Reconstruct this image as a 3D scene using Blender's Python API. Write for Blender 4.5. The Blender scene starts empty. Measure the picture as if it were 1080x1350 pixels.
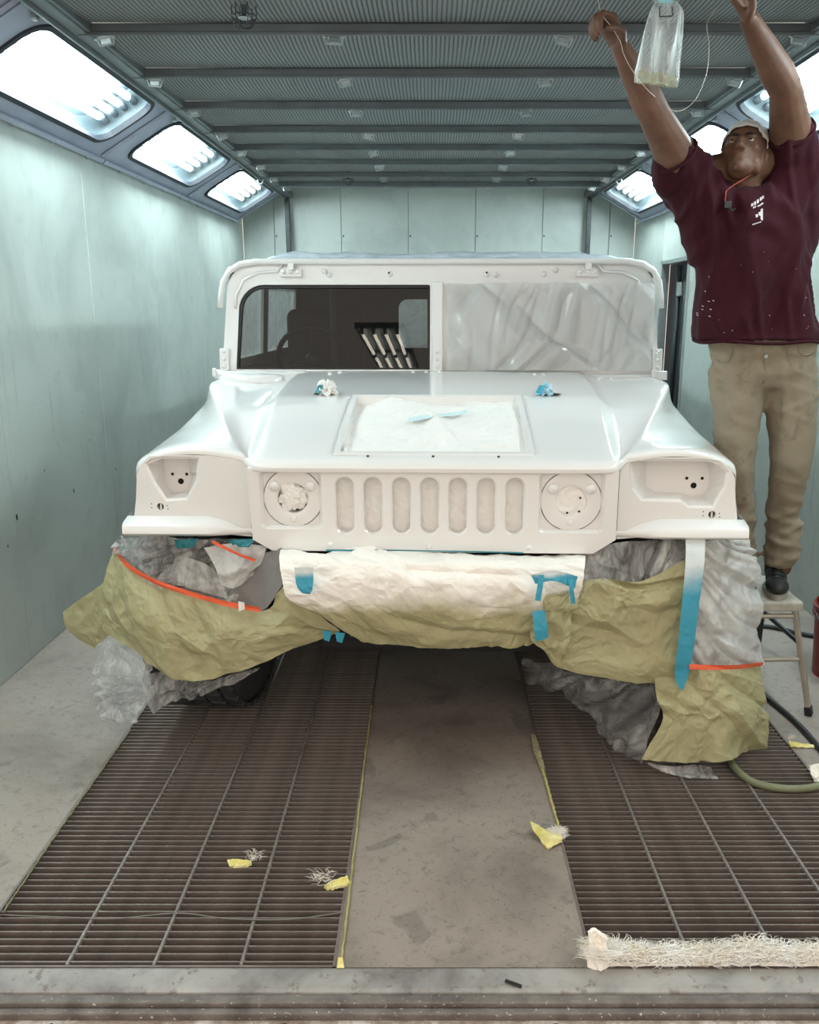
import bpy, bmesh, math, random
import numpy as np
from mathutils import Vector, Matrix, geometry, noise as mnoise

random.seed(7); RNG = np.random.default_rng(11)
scene = bpy.context.scene
COL = scene.collection

# ------------------------------------------------------------------ camera, world, exposure
F, PITCH, EYE, VPX = 1100.0, math.radians(13.8), 1.63, 567.0
CP, SP = math.cos(PITCH), math.sin(PITCH)
cam_data = bpy.data.cameras.new('camera')
cam = bpy.data.objects.new('camera', cam_data); COL.objects.link(cam)
cam.location = (0, 0, EYE); cam.rotation_euler = (math.pi / 2 - PITCH, 0, 0)
cam_data.sensor_fit = 'HORIZONTAL'; cam_data.sensor_width = 36.0
cam_data.lens = F / 1080.0 * 36.0
cam_data.shift_x = -(VPX - 540.0) / 1080.0
cam_data.clip_start = 0.05
scene.camera = cam

world = bpy.data.worlds.new('world'); scene.world = world; world.use_nodes = True
wb = world.node_tree.nodes['Background']
wb.inputs[0].default_value = (1.0, 0.89, 0.78, 1); wb.inputs[1].default_value = 1.35
LIGHT = 45.0
vs = scene.view_settings
vs.view_transform = 'Standard'; vs.look = 'None'; vs.gamma = 1.0; vs.exposure = 0.0
vs.use_curve_mapping = False

# where a point of the photographed place lies, from its bearing and one known coordinate
def P(x, y, Y):
    v = (675 - y) / F; s = Y / (CP + v * SP)
    return Vector(((x - VPX) / F * s, Y, EYE + s * (v * CP - SP)))
def PZ(x, y, Z):
    v = (675 - y) / F; s = (Z - EYE) / (v * CP - SP)
    return Vector(((x - VPX) / F * s, s * (CP + v * SP), Z))
def PX(x, y, X):
    v = (675 - y) / F; s = X * F / (x - VPX)
    return Vector((X, s * (CP + v * SP), EYE + s * (v * CP - SP)))

# ------------------------------------------------------------------ helpers
def lin(r, g, b):
    f = lambda c: (c / 12.92 if c <= .04045 else ((c + .055) / 1.055) ** 2.4)
    return (f(r / 255), f(g / 255), f(b / 255), 1)

class Nd:
    """tiny node helper"""
    def __init__(s, name):
        s.m = bpy.data.materials.new(name); s.m.use_nodes = True
        s.t = s.m.node_tree; s.b = s.t.nodes['Principled BSDF']; s.out = s.t.nodes['Material Output']
    def n(s, typ, **kw):
        k = s.t.nodes.new(typ)
        for a, v in kw.items():
            if a.startswith('i_'):
                key = a[2:]; key = int(key) if key.isdigit() else key.replace('_', ' ')
                k.inputs[key].default_value = v
            else: setattr(k, a, v)
        return k
    def l(s, a, b): s.t.links.new(a, b)
    def coord(s, which='Object'):
        return s.n('ShaderNodeTexCoord').outputs[which]
    def noise(s, co, scale, detail=4, rough=.55, dist=0):
        k = s.n('ShaderNodeTexNoise'); k.inputs['Scale'].default_value = scale
        k.inputs['Detail'].default_value = detail; k.inputs['Roughness'].default_value = rough
        k.inputs['Distortion'].default_value = dist; s.l(co, k.inputs['Vector']); return k.outputs[0]
    def ramp(s, fac, stops):
        k = s.n('ShaderNodeValToRGB'); e = k.color_ramp.elements
        while len(e) < len(stops): e.new(.5)
        for el, (p, c) in zip(e, stops): el.position = p; el.color = c
        s.l(fac, k.inputs[0]); return k.outputs[0]
    def mix(s, fac, a, b, blend='MIX'):
        k = s.n('ShaderNodeMix', data_type='RGBA', blend_type=blend)
        for sock, v in ((k.inputs[0], fac), (k.inputs[6], a), (k.inputs[7], b)):
            if hasattr(v, 'is_linked'): s.l(v, sock)
            else: sock.default_value = v
        return k.outputs[2]
    def math(s, op, a, b=0.0):
        k = s.n('ShaderNodeMath', operation=op)
        for sock, v in ((k.inputs[0], a), (k.inputs[1], b)):
            if hasattr(v, 'is_linked'): s.l(v, sock)
            else: sock.default_value = v
        return k.outputs[0]
    def bump(s, h, strength=.3, dist=.01):
        k = s.n('ShaderNodeBump'); k.inputs['Strength'].default_value = strength
        k.inputs['Distance'].default_value = dist; s.l(h, k.inputs['Height'])
        s.l(k.outputs[0], s.b.inputs['Normal']); return k
    def base(s, c):
        if hasattr(c, 'is_linked'): s.l(c, s.b.inputs['Base Color'])
        else: s.b.inputs['Base Color'].default_value = c
    def set(s, **kw):
        for a, v in kw.items(): s.b.inputs[a.replace('_', ' ')].default_value = v
        return s

def simple(name, col, rough=.5, metal=0.0, var=0.0, scale=8.0, bump=0.0, bscale=40.0, coat=0.0, spec=None):
    k = Nd(name); k.set(Roughness=rough, Metallic=metal)
    if coat: k.set(Coat_Weight=coat, Coat_Roughness=.04)
    if spec is not None: k.b.inputs['Specular IOR Level'].default_value = spec
    if var:
        f = k.noise(k.coord(), scale)
        d = tuple(c * (1 - var) for c in col[:3]) + (1,)
        u = tuple(min(1, c * (1 + var)) for c in col[:3]) + (1,)
        k.base(k.ramp(f, [(.3, d), (.7, u)]))
    else: k.base(col)
    if bump: k.bump(k.noise(k.coord(), bscale), bump, .004)
    return k.m

LOC = {}          # where each root stands, so that parts can be given in place coordinates
def empty(name, loc=(0, 0, 0), rz=0, label=None, cat=None, group=None, kind=None, local=False):
    o = bpy.data.objects.new(name, None); COL.objects.link(o); o.empty_display_size = .1
    o.location = loc; o.rotation_euler = (0, 0, rz)
    LOC[o] = Vector((0, 0, 0)) if local else Vector(loc)
    tag(o, label, cat, group, kind); return o
def tag(o, label=None, cat=None, group=None, kind=None):
    if label: o['label'] = label
    if cat: o['category'] = cat
    if group: o['group'] = group
    if kind: o['kind'] = kind
    return o
def link(name, me, mat, parent=None, smooth=False, label=None, cat=None, group=None, kind=None, off=None, local=False):
    """mesh in place coordinates -> object; the origin goes to the root's (or the thing's own base)"""
    if mat is not None:
        for m in (mat if isinstance(mat, (list, tuple)) else [mat]): me.materials.append(m)
    if smooth:
        me.polygons.foreach_set('use_smooth', [True] * len(me.polygons))
    o = bpy.data.objects.new(name, me); COL.objects.link(o)
    if parent is not None:
        if parent not in LOC: LOC[parent] = Vector((0, 0, 0))
        if off is None: off = Vector((0, 0, 0))
        o.parent = parent
        L = LOC[parent]
        if not local: me.transform(Matrix.Translation(-L - off))
        o.location = off
        LOC[o] = L + off
    else:
        co = np.empty(len(me.vertices) * 3); me.vertices.foreach_get('co', co); co = co.reshape(-1, 3)
        mn, mx = co.min(0), co.max(0)
        L = Vector(((mn[0] + mx[0]) / 2, (mn[1] + mx[1]) / 2, mn[2]))
        me.transform(Matrix.Translation(-L)); o.location = L; LOC[o] = L
    tag(o, label, cat, group, kind); return o

class MB:
    def __init__(s): s.v = []; s.f = []; s.mi = []
    def add(s, v, f, mi=0):
        b = len(s.v); s.v += [tuple(q) for q in v]; s.f += [tuple(i + b for i in q) for q in f]; s.mi += [mi] * len(f); return s
    def box(s, x0, x1, y0, y1, z0, z1, M=None, mi=0):
        v = [Vector((x, y, z)) for x in (x0, x1) for y in (y0, y1) for z in (z0, z1)]
        if M is not None: v = [M @ q for q in v]
        return s.add(v, [(0, 1, 3, 2), (4, 6, 7, 5), (0, 4, 5, 1), (2, 3, 7, 6), (0, 2, 6, 4), (1, 5, 7, 3)], mi)
    def tube(s, pts, r, n=8, cap=True, mi=0, flat=None):
        pts = [Vector(q) for q in pts]; m = len(pts)
        rs = r if isinstance(r, (list, tuple)) else [r] * m
        up = None; rings = []
        for i in range(m):
            t = (pts[min(i + 1, m - 1)] - pts[max(i - 1, 0)]).normalized()
            if up is None:
                up = Vector((0, 0, 1)) if abs(t.z) < .9 else Vector((0, 1, 0))
            a = t.cross(up).normalized(); b = a.cross(t).normalized(); up = b
            rings.append([pts[i] + (a * math.cos(2 * math.pi * k / n) + b * math.sin(2 * math.pi * k / n) * (flat or 1)) * rs[i] for k in range(n)])
        v = [q for rg in rings for q in rg]
        f = [(i * n + k, i * n + (k + 1) % n, (i + 1) * n + (k + 1) % n, (i + 1) * n + k) for i in range(m - 1) for k in range(n)]
        if cap: f += [tuple(range(n))[::-1], tuple((m - 1) * n + k for k in range(n))]
        return s.add(v, f, mi)
    def cyl(s, a, b, r, n=12, mi=0): return s.tube([a, b], r, n, True, mi)
    def lathe(s, prof, n=24, M=None, close=False, mi=0):
        """prof: list of (radius, height) around z"""
        v = [Vector((r * math.cos(2 * math.pi * k / n), r * math.sin(2 * math.pi * k / n), z)) for r, z in prof for k in range(n)]
        if M is not None: v = [M @ q for q in v]
        m = len(prof)
        f = [(i * n + k, i * n + (k + 1) % n, (i + 1) * n + (k + 1) % n, (i + 1) * n + k) for i in range(m - 1) for k in range(n)]
        if close: f += [((m - 1) * n + k, (m - 1) * n + (k + 1) % n, (k + 1) % n, k) for k in range(n)]
        return s.add(v, f, mi)
    def poly(s, outer, holes=(), to3=lambda a, b: (a, 0, b), mi=0):
        """flat polygon with holes, 2d -> 3d by to3"""
        loops = [[Vector((a, b, 0)) for a, b in outer]] + [[Vector((a, b, 0)) for a, b in h] for h in holes]
        tris = geometry.tessellate_polygon(loops)
        flat = [q for lp in loops for q in lp]
        return s.add([to3(q.x, q.y) for q in flat], [tuple(t) for t in tris], mi)
    def wall(s, loop, to3a, to3b, mi=0):
        n = len(loop); v = [to3a(*q) for q in loop] + [to3b(*q) for q in loop]
        return s.add(v, [(i, (i + 1) % n, n + (i + 1) % n, n + i) for i in range(n)], mi)
    def grid(s, pts, mi=0):
        """pts: rows x cols x 3"""
        r, c = len(pts), len(pts[0])
        v = [q for row in pts for q in row]
        return s.add(v, [(i * c + j, i * c + j + 1, (i + 1) * c + j + 1, (i + 1) * c + j) for i in range(r - 1) for j in range(c - 1)], mi)
    def mesh(s, name='m', fix=True):
        me = bpy.data.meshes.new(name); me.from_pydata(s.v, [], s.f); me.polygons.foreach_set('material_index', s.mi)
        if fix:
            bm = bmesh.new(); bm.from_mesh(me); bmesh.ops.recalc_face_normals(bm, faces=bm.faces); bm.to_mesh(me); bm.free()
        me.update(); return me
    def build(s, name, mat, parent=None, smooth=False, bevel=0.0, bseg=2, fix=True, angle=None, **kw):
        me = s.mesh(name, fix)
        if angle:
            bm = bmesh.new(); bm.from_mesh(me); bmesh.ops.remove_doubles(bm, verts=bm.verts, dist=1e-5)
            bmesh.ops.recalc_face_normals(bm, faces=bm.faces)
            for e in bm.edges:
                e.smooth = not (len(e.link_faces) == 2 and e.calc_face_angle(0) > math.radians(angle))
            bm.to_mesh(me); bm.free(); smooth = True
        o = link(name, me, mat, parent, smooth, **kw)
        if bevel:
            b = o.modifiers.new('bevel', 'BEVEL'); b.width = bevel; b.segments = bseg; b.limit_method = 'ANGLE'; b.angle_limit = math.radians(40)
        return o

def copy_obj(o, parent=None, loc=None):
    c = o.copy(); COL.objects.link(c)
    if parent is not None: c.parent = parent
    if loc is not None: c.location = loc
    LOC[c] = LOC.get(o, Vector((0, 0, 0))).copy()
    return c
def copy_tree(o, parent=None):
    c = copy_obj(o, parent)
    for ch in [q for q in bpy.data.objects if q.parent == o]: copy_tree(ch, c)
    return c
def rrect(x0, x1, y0, y1, r, n=5):
    out = []
    for cx, cy, a0 in ((x1 - r, y0 + r, -90), (x1 - r, y1 - r, 0), (x0 + r, y1 - r, 90), (x0 + r, y0 + r, 180)):
        for k in range(n + 1):
            a = math.radians(a0 + 90 * k / n); out.append((cx + r * math.cos(a), cy + r * math.sin(a)))
    return out
def circ(cx, cy, r, n=20): return [(cx + r * math.cos(2 * math.pi * k / n), cy + r * math.sin(2 * math.pi * k / n)) for k in range(n)]
def scale2(loop, k, c=None):
    if c is None: c = (sum(q[0] for q in loop) / len(loop), sum(q[1] for q in loop) / len(loop))
    return [(c[0] + (a - c[0]) * k, c[1] + (b - c[1]) * k) for a, b in loop]
def inset2(loop, d):
    """move a closed 2d loop inwards by about d"""
    n = len(loop); A = sum(loop[i][0] * loop[(i + 1) % n][1] - loop[(i + 1) % n][0] * loop[i][1] for i in range(n))
    sg = 1 if A > 0 else -1; out = []
    for i in range(n):
        p, q, r = Vector(loop[i - 1]), Vector(loop[i]), Vector(loop[(i + 1) % n])
        t = ((q - p).normalized() + (r - q).normalized()).normalized()
        out.append((q.x - t.y * d * sg, q.y + t.x * d * sg))
    return out
def catmull(ctrl, n):
    """ctrl (k x dim) -> n points through them"""
    c = np.asarray(ctrl, float); k = len(c)
    if k == 2: return c[0] + (c[1] - c[0]) * np.linspace(0, 1, n)[:, None]
    e = np.vstack([2 * c[0] - c[1], c, 2 * c[-1] - c[-2]]); t = np.linspace(0, k - 1, n)
    i = np.minimum(t.astype(int), k - 2); u = (t - i)[:, None]
    p0, p1, p2, p3 = e[i], e[i + 1], e[i + 2], e[i + 3]
    return .5 * (2 * p1 + (p2 - p0) * u + (2 * p0 - 5 * p1 + 4 * p2 - p3) * u ** 2 + (3 * p1 - p0 - 3 * p2 + p3) * u ** 3)
def pl(pts, x):
    """piecewise linear"""
    xs, ys = zip(*pts); return float(np.interp(x, xs, ys))

# crumpled paper and film ------------------------------------------------------------
def crumple(uv, cell, seed):
    """tilted facets that meet in creases; about -1..1"""
    r = np.random.default_rng(seed); q = uv / cell; b = np.floor(q).astype(int)
    S = 256; ox = r.random((S, S, 2)); tl = r.normal(0, 1, (S, S, 2))
    best = np.full((len(q), 2), 9.0); tb = np.zeros((len(q), 2)); db = np.zeros((len(q), 2))
    for i in (-1, 0, 1):
        for j in (-1, 0, 1):
            c = b + (i, j); o = ox[c[:, 0] % S, c[:, 1] % S]; d = q - (c + o); L = np.hypot(d[:, 0], d[:, 1])
            n1 = L < best[:, 0]
            best[:, 1] = np.where(n1, best[:, 0], np.minimum(best[:, 1], L)); best[:, 0] = np.where(n1, L, best[:, 0])
            t = tl[c[:, 0] % S, c[:, 1] % S]; tb[n1] = t[n1]; db[n1] = d[n1]
    e = best[:, 1] - best[:, 0]
    return (tb * db).sum(1) * np.minimum(e * 1.6, 1) + .7 * np.minimum(e, .8)
def smooth_noise(uv, cell, seed):
    r = np.random.default_rng(seed); q = uv / cell; b = np.floor(q).astype(int); fr = q - b; w = fr * fr * (3 - 2 * fr)
    S = 256; g = r.normal(0, 1, (S, S)); G = lambda i, j: g[(b[:, 0] + i) % S, (b[:, 1] + j) % S]
    return (G(0, 0) * (1 - w[:, 0]) + G(1, 0) * w[:, 0]) * (1 - w[:, 1]) + (G(0, 1) * (1 - w[:, 0]) + G(1, 1) * w[:, 0]) * w[:, 1]
def surf(rows, nu, nv):
    """control rows (each a list of points) -> nv x nu x 3 array"""
    R = [catmull([tuple(p) for p in row], nu) for row in rows]
    A = np.stack(R); return np.stack([catmull(A[:, j], nv) for j in range(nu)], axis=1)
def ruffle(A, amps, seed, streak=None):
    """A nv x nu x 3; amps: list of (cell, height); streak: (angle deg, wavelength, height)"""
    nv, nu, _ = A.shape
    du = np.linalg.norm(np.diff(A, axis=1), axis=2).mean(); dv = np.linalg.norm(np.diff(A, axis=0), axis=2).mean()
    U, V = np.meshgrid(np.arange(nu) * du, np.arange(nv) * dv); uv = np.stack([U.ravel(), V.ravel()], 1)
    h = np.zeros(len(uv))
    for k, (cell, a) in enumerate(amps): h += a * crumple(uv + smooth_noise(uv, cell * 1.7, seed + 50 + k)[:, None] * cell * .25, cell, seed + k)
    if streak:
        for k, (ang, wl, a) in enumerate(streak):
            t = math.radians(ang); q = uv @ np.array([[math.cos(t), -math.sin(t)], [math.sin(t), math.cos(t)]])
            q = q + .35 * wl * np.stack([smooth_noise(uv, wl * 4, seed + 90 + k), smooth_noise(uv, wl * 4, seed + 95 + k)], 1)
            q[:, 1] *= .16
            n = smooth_noise(q, wl, seed + 70 + k); h += a * (1 - 2 * np.abs(n).clip(0, 1))
    gu = np.gradient(A, axis=1); gv = np.gradient(A, axis=0); N = np.cross(gu, gv); N /= np.linalg.norm(N, axis=2, keepdims=True) + 1e-9
    return A + N * h.reshape(nv, nu, 1)
def sheet(name, rows, mat, nu=60, nv=40, amps=((.16, .012), (.06, .004)), seed=1, parent=None, streak=None, smooth=False, cut=None, toward=True, **kw):
    A = ruffle(surf(rows, nu, nv), amps, seed, streak)
    m = MB()
    m.grid([[tuple(q) for q in row] for row in A])
    if cut is not None:
        keep = [i for i, fc in enumerate(m.f) if cut(np.mean([m.v[j] for j in fc], axis=0))]
        m.f = [m.f[i] for i in keep]; m.mi = [m.mi[i] for i in keep]
    return m.build(name, mat, parent, smooth=smooth, fix=False, **kw)
def film_blob(name, center, size, mat, seed, amp=.25, n=24, parent=None, **kw):
    """scrunched wad"""
    m = MB(); rows = []
    for i in range(n + 1):
        th = math.pi * i / n; row = []
        for j in range(2 * n):
            ph = 2 * math.pi * j / (2 * n)
            d = Vector((math.sin(th) * math.cos(ph), math.sin(th) * math.sin(ph), math.cos(th)))
            k = 1 + amp * (mnoise.noise(d * 2.2 + Vector((seed, 0, 0))) * 1.2 + abs(mnoise.noise(d * 5 + Vector((0, seed, 0)))) * 1.2 - .4)
            row.append((center[0] + d.x * size[0] * k, center[1] + d.y * size[1] * k, center[2] + d.z * size[2] * k))
        rows.append(row + [row[0]])
    m.grid(rows)
    return m.build(name, mat, parent, **kw)
# ------------------------------------------------------------------ materials of the place
XL, XR, YB, YF = -1.90, 2.08, 8.90, 1.60
ZW, ZC = 2.45, 2.70
XCL, XCR = -1.43, 1.595

def mat_wall():
    k = Nd('wall_enamel'); co = k.coord('Object')
    a = k.noise(co, 1.3, 5, .6, .6); b = k.noise(co, 9, 4, .6)
    c = k.ramp(a, [(.30, lin(160, 170, 166)), (.55, lin(183, 193, 188)), (.8, lin(190, 199, 194))])
    c = k.mix(k.ramp(b, [(.60, (0, 0, 0, 1)), (.74, (.25, .25, .25, 1))]), c, lin(132, 140, 137))
    st = k.n('ShaderNodeMapping'); k.l(co, st.inputs[0]); st.inputs['Scale'].default_value = (1, 7, .8)
    d = k.noise(st.outputs[0], 1.4, 3, .6)
    c = k.mix(k.ramp(d, [(.62, (0, 0, 0, 1)), (.74, (.28, .28, .28, 1))]), c, lin(112, 119, 118))
    k.base(c); k.l(k.ramp(b, [(.3, (.28,) * 3 + (1,)), (.7, (.42,) * 3 + (1,))]), k.b.inputs['Roughness'])
    k.bump(k.noise(co, 3, 2), .05, .02); return k.m
def mat_floor():
    k = Nd('floor_painted_concrete'); co = k.coord('Object')
    a = k.noise(co, 2.2, 6, .62, .5); b = k.noise(co, 34, 5, .65, .5); c2 = k.noise(co, 90, 3, .7)
    c = k.ramp(a, [(.28, lin(108, 100, 94)), (.5, lin(146, 136, 127)), (.75, lin(158, 148, 138))])
    c = k.mix(k.ramp(b, [(.54, (0, 0, 0, 1)), (.68, (.6, .6, .6, 1))]), c, lin(108, 100, 95))
    c = k.mix(k.ramp(c2, [(.62, (0, 0, 0, 1)), (.70, (.8, .8, .8, 1))]), c, lin(78, 73, 70))
    e = k.noise(co, 3.1, 3, .5, 1.2)
    c = k.mix(k.ramp(e, [(.63, (0, 0, 0, 1)), (.66, (.45, .45, .45, 1))]), c, lin(96, 92, 90))
    k.base(c); k.l(k.ramp(a, [(.3, (.38,) * 3 + (1,)), (.7, (.55,) * 3 + (1,))]), k.b.inputs['Roughness'])
    k.bump(b, .25, .004); return k.m
def mat_sill():
    k = Nd('sill_worn_paint'); co = k.coord('Object')
    a = k.noise(co, 5, 5, .6, .5); b = k.noise(co, 30, 4, .65)
    c = k.ramp(a, [(.3, lin(96, 92, 90)), (.55, lin(150, 147, 143)), (.8, lin(172, 168, 164))])
    c = k.mix(k.ramp(b, [(.58, (0, 0, 0, 1)), (.66, (.7, .7, .7, 1))]), c, lin(104, 90, 82))
    k.base(c); k.set(Roughness=.5); k.bump(b, .5, .006); return k.m
def mat_filter():
    k = Nd('ceiling_filter_mesh'); co = k.coord('Object')
    w1 = k.n('ShaderNodeTexWave', wave_type='BANDS', bands_direction='X'); k.l(co, w1.inputs[0]); w1.inputs['Scale'].default_value = 17.0
    w2 = k.n('ShaderNodeTexWave', wave_type='BANDS', bands_direction='Y'); k.l(co, w2.inputs[0]); w2.inputs['Scale'].default_value = 46.0
    for w in (w1, w2): w.inputs['Distortion'].default_value = .4; w.inputs['Detail'].default_value = 0
    n = k.noise(co, 1.1, 4)
    c = k.ramp(w1.outputs[1], [(.12, lin(46, 49, 50)), (.5, lin(132, 136, 134))])
    c = k.mix(k.ramp(w2.outputs[1], [(.15, (.45,) * 3 + (1,)), (.5, (0, 0, 0, 1))]), c, lin(52, 55, 56))
    c = k.mix(k.ramp(n, [(.3, (0, 0, 0, 1)), (.8, (.35,) * 3 + (1,))]), c, lin(128, 130, 126))
    k.base(c); k.set(Roughness=.6); k.bump(w1.outputs[1], .5, .004); return k.m
def mat_glass_thin(name, tint=(1, 1, 1, 1), gloss=.12, rough=.02, dark=None):
    k = Nd(name); t = k.t
    tr = k.n('ShaderNodeBsdfTransparent'); tr.inputs[0].default_value = tint
    gl = k.n('ShaderNodeBsdfGlossy'); gl.inputs['Roughness'].default_value = rough
    fr = k.n('ShaderNodeLayerWeight'); fr.inputs[0].default_value = .5
    f = k.math('ADD', k.math('MULTIPLY', k.math('POWER', fr.outputs['Facing'], 4.0), .8), gloss)
    mx = k.n('ShaderNodeMixShader'); k.l(f, mx.inputs[0]); k.l(tr.outputs[0], mx.inputs[1]); k.l(gl.outputs[0], mx.inputs[2])
    k.l(mx.outputs[0], k.out.inputs[0]); return k.m
def mat_film(name, col, opac, scale=10, lo=.5, hi=1.5, rough=.25, stretch=(1, 1, 1), bmp=.35):
    """thin polythene film: see-through, milky along the folds, glossy"""
    k = Nd(name); co = k.coord('Object')
    mp = k.n('ShaderNodeMapping'); k.l(co, mp.inputs[0]); mp.inputs['Scale'].default_value = stretch
    tr = k.n('ShaderNodeBsdfTransparent'); tr.inputs[0].default_value = (.97, .98, .98, 1)
    k.base(col); k.set(Roughness=rough); k.b.inputs['Specular IOR Level'].default_value = .7
    tl = k.n('ShaderNodeBsdfTranslucent'); tl.inputs[0].default_value = col
    ms = k.n('ShaderNodeMixShader'); ms.inputs[0].default_value = .3; k.l(k.b.outputs[0], ms.inputs[1]); k.l(tl.outputs[0], ms.inputs[2])
    n = k.noise(mp.outputs[0], scale, 5, .65, 1.0)
    f = k.ramp(n, [(.34, (opac * lo,) * 3 + (1,)), (.52, (opac,) * 3 + (1,)), (.66, (min(1, opac * hi),) * 3 + (1,))])
    mx = k.n('ShaderNodeMixShader'); k.l(f, mx.inputs[0]); k.l(tr.outputs[0], mx.inputs[1]); k.l(ms.outputs[0], mx.inputs[2])
    k.bump(n, bmp, .01); k.l(mx.outputs[0], k.out.inputs[0]); return k.m
def mat_emit(name, col, s):
    k = Nd(name); k.base((.9, .9, .9, 1)); k.b.inputs['Emission Color'].default_value = col; k.b.inputs['Emission Strength'].default_value = s; return k.m

def mat_threshold():
    k = Nd('threshold_steel'); co = k.coord(); a = k.noise(co, 14, 4); b = k.noise(co, 75, 4, .7)
    c = k.ramp(a, [(.3, lin(88, 80, 76)), (.7, lin(128, 121, 116))]); c = k.mix(k.ramp(b, [(.63, (0, 0, 0, 1)), (.68, (1, 1, 1, 1))]), c, lin(214, 208, 200))
    k.base(c); k.set(Roughness=.5, Metallic=.2); k.bump(b, .7, .006); return k.m
M = {}
M['wall'] = mat_wall(); M['floor'] = mat_floor(); M['sill'] = mat_sill(); M['filter'] = mat_filter()
M['steel_rail'] = simple('galvanised_rail', lin(106, 112, 114), .38, .4, .15, 6)
M['frame_blue'] = simple('light_frame_bluegrey', lin(158, 166, 182), .45, .0, .12, 5, .1, 60)
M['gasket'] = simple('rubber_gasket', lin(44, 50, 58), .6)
M['reflector'] = simple('white_reflector', lin(104, 118, 124), .4)
M['tube'] = mat_emit('fluorescent_tube', (.88, .985, 1.0, 1), LIGHT)
M['socket'] = simple('tube_socket', lin(120, 132, 142), .5)
M['pane'] = mat_glass_thin('fixture_glass', (.93, .98, .98, 1), .06)
M['grate'] = simple('grate_steel', lin(122, 112, 106), .55, .25, .25, 12, .3, 90)
M['rod'] = simple('grate_rod_steel', lin(132, 126, 121), .5, .3, .15, 20)
M['pit'] = simple('pit_lining', lin(96, 84, 78), .9, 0, .4, 5)
M['black'] = simple('black_plastic', lin(22, 23, 24), .5)
M['darkmetal'] = simple('dark_metal', lin(62, 66, 68), .45, .6, .2, 20)
M['zinc'] = simple('zinc_plated', lin(170, 176, 176), .35, .7, .1, 20)
M['hole'] = simple('dark_hole', lin(14, 13, 13), .9)

# ------------------------------------------------------------------ floor, pit, sill
GL0, GL1, GR0, GR1, GY0, GY1 = -1.20, -.24, .41, 1.38, 1.784, 8.0
m = MB()
for x0, x1, y0, y1 in ((XL - .1, GL0, GY0, YB + .1), (GL1, GR0, GY0, YB + .1), (GR1, XR + .1, GY0, YB + .1), (GL0, GL1, GY1, YB + .1), (GR0, GR1, GY1, YB + .1)):
    m.box(x0, x1, y0, y1, -.55, 0)
m.build('floor', M['floor'], kind='structure')
m = MB()
for x0, x1 in ((GL0, GL1), (GR0, GR1)): m.box(x0, x1, GY0, GY1, -.60, -.55)
m.build('floor_pit', M['pit'], kind='structure')
m = MB(); m.box(-3.2, 3.4, 1.700, GY0, -.55, .004)
m.build('trim_1', M['sill'], kind='structure', bevel=.012)
m = MB(); m.box(-3.2, 3.4, 1.672, 1.699, -.2, .0); m.box(-3.2, 3.4, 1.652, 1.671, -.2, -.012)
m.build('trim_2', mat_threshold(), kind='structure', bevel=.004)
k = Nd('shop_concrete'); co = k.coord(); b = k.noise(co, 14, 5, .7); 
k.base(k.ramp(b, [(.35, lin(120, 104, 92)), (.5, lin(150, 138, 128)), (.62, lin(190, 184, 178))])); k.set(Roughness=.6); k.bump(b, .8, .01)
m = MB(); m.box(-3.2, 3.4, -7, 1.651, -.2, -.03)
m.build('floor_outside', k.m, kind='structure')
# bolt holes along the threshold
th = empty('threshold_bolt_row', (0, 1.64, -.03), kind='structure', label='row of dark bolt recesses in the threshold')
for i, x in enumerate((-.345, .30, -.9)):
    mm = MB(); mm.lathe([(.0, .001), (.010, .001), (.013, .004), (.016, 0)], 12, Matrix.Translation((x, 1.625, -.029)))
    mm.build('bolt_recess', M['hole'], th)

# ------------------------------------------------------------------ walls, panel by panel
def wall_panels(name, axis, fixed, thick, a0, a1, z1, pitch, first):
    root = empty(name, (fixed if axis == 'x' else (a0 + a1) / 2, (a0 + a1) / 2 if axis == 'x' else fixed, 0), kind='structure')
    edges = [a0]; a = first
    while a < a1 - .1: edges.append(a); a += pitch
    edges.append(a1); g = .0022
    for e0, e1 in zip(edges[:-1], edges[1:]):
        mm = MB()
        if axis == 'x': mm.box(min(fixed, fixed + thick), max(fixed, fixed + thick), e0 + g, e1 - g, 0, z1)
        else: mm.box(e0 + g, e1 - g, min(fixed, fixed + thick), max(fixed, fixed + thick), 0, z1)
        mm.build('wall_panel', M['wall'], root, bevel=.003, bseg=1)
    mm = MB()
    if axis == 'x': mm.box(min(fixed + thick, fixed + thick * 1.1) + thick * .02, max(fixed + thick, fixed + thick * 1.1) + thick * .02, a0, a1, 0, z1)
    else: mm.box(a0, a1, fixed + thick * 1.02, fixed + thick * 1.12, 0, z1)
    mm.build('panel_backing', M['zinc'], root)
    return root
wl = wall_panels('wall_left', 'x', XL, -.05, YF, YB, ZW, 1.15, 2.55)
wbk = wall_panels('wall_back', 'y', YB, .05, XL, XR, 3.0, .68, -1.58)
# right wall in two runs with the service door between
DY0, DY1, DZ = 6.95, 7.78, 2.03
wr1 = wall_panels('wall_right', 'x', XR, .05, YF, DY0, ZW, 1.15, 2.4)
wr2 = wall_panels('wall_right', 'x', XR, .05, DY1, YB, ZW, 1.15, 10)
mm = MB(); mm.box(XR, XR + .05, DY0, DY1, DZ, ZW); mm.build('wall_panel', M['wall'], wr1)
d = empty('door_1', (XR, (DY0 + DY1) / 2, 0), kind='structure', label='narrow dark service doorway with steel jambs in the pale wall')
for y0, y1 in ((DY0, DY0 + .035), (DY1 - .035, DY1)):
    mm = MB(); mm.box(XR - .012, XR + .06, y0, y1, 0, DZ); mm.build('door_jamb', M['zinc'], d, bevel=.003)
mm = MB(); mm.box(XR - .012, XR + .06, DY0, DY1, DZ - .035, DZ); mm.build('door_head', M['zinc'], d, bevel=.003)
mm = MB(); mm.box(XR + .10, XR + .12, DY0 - .1, DY1 + .1, -.1, DZ + .1); mm.build('door_leaf', M['gasket'], d)
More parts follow.
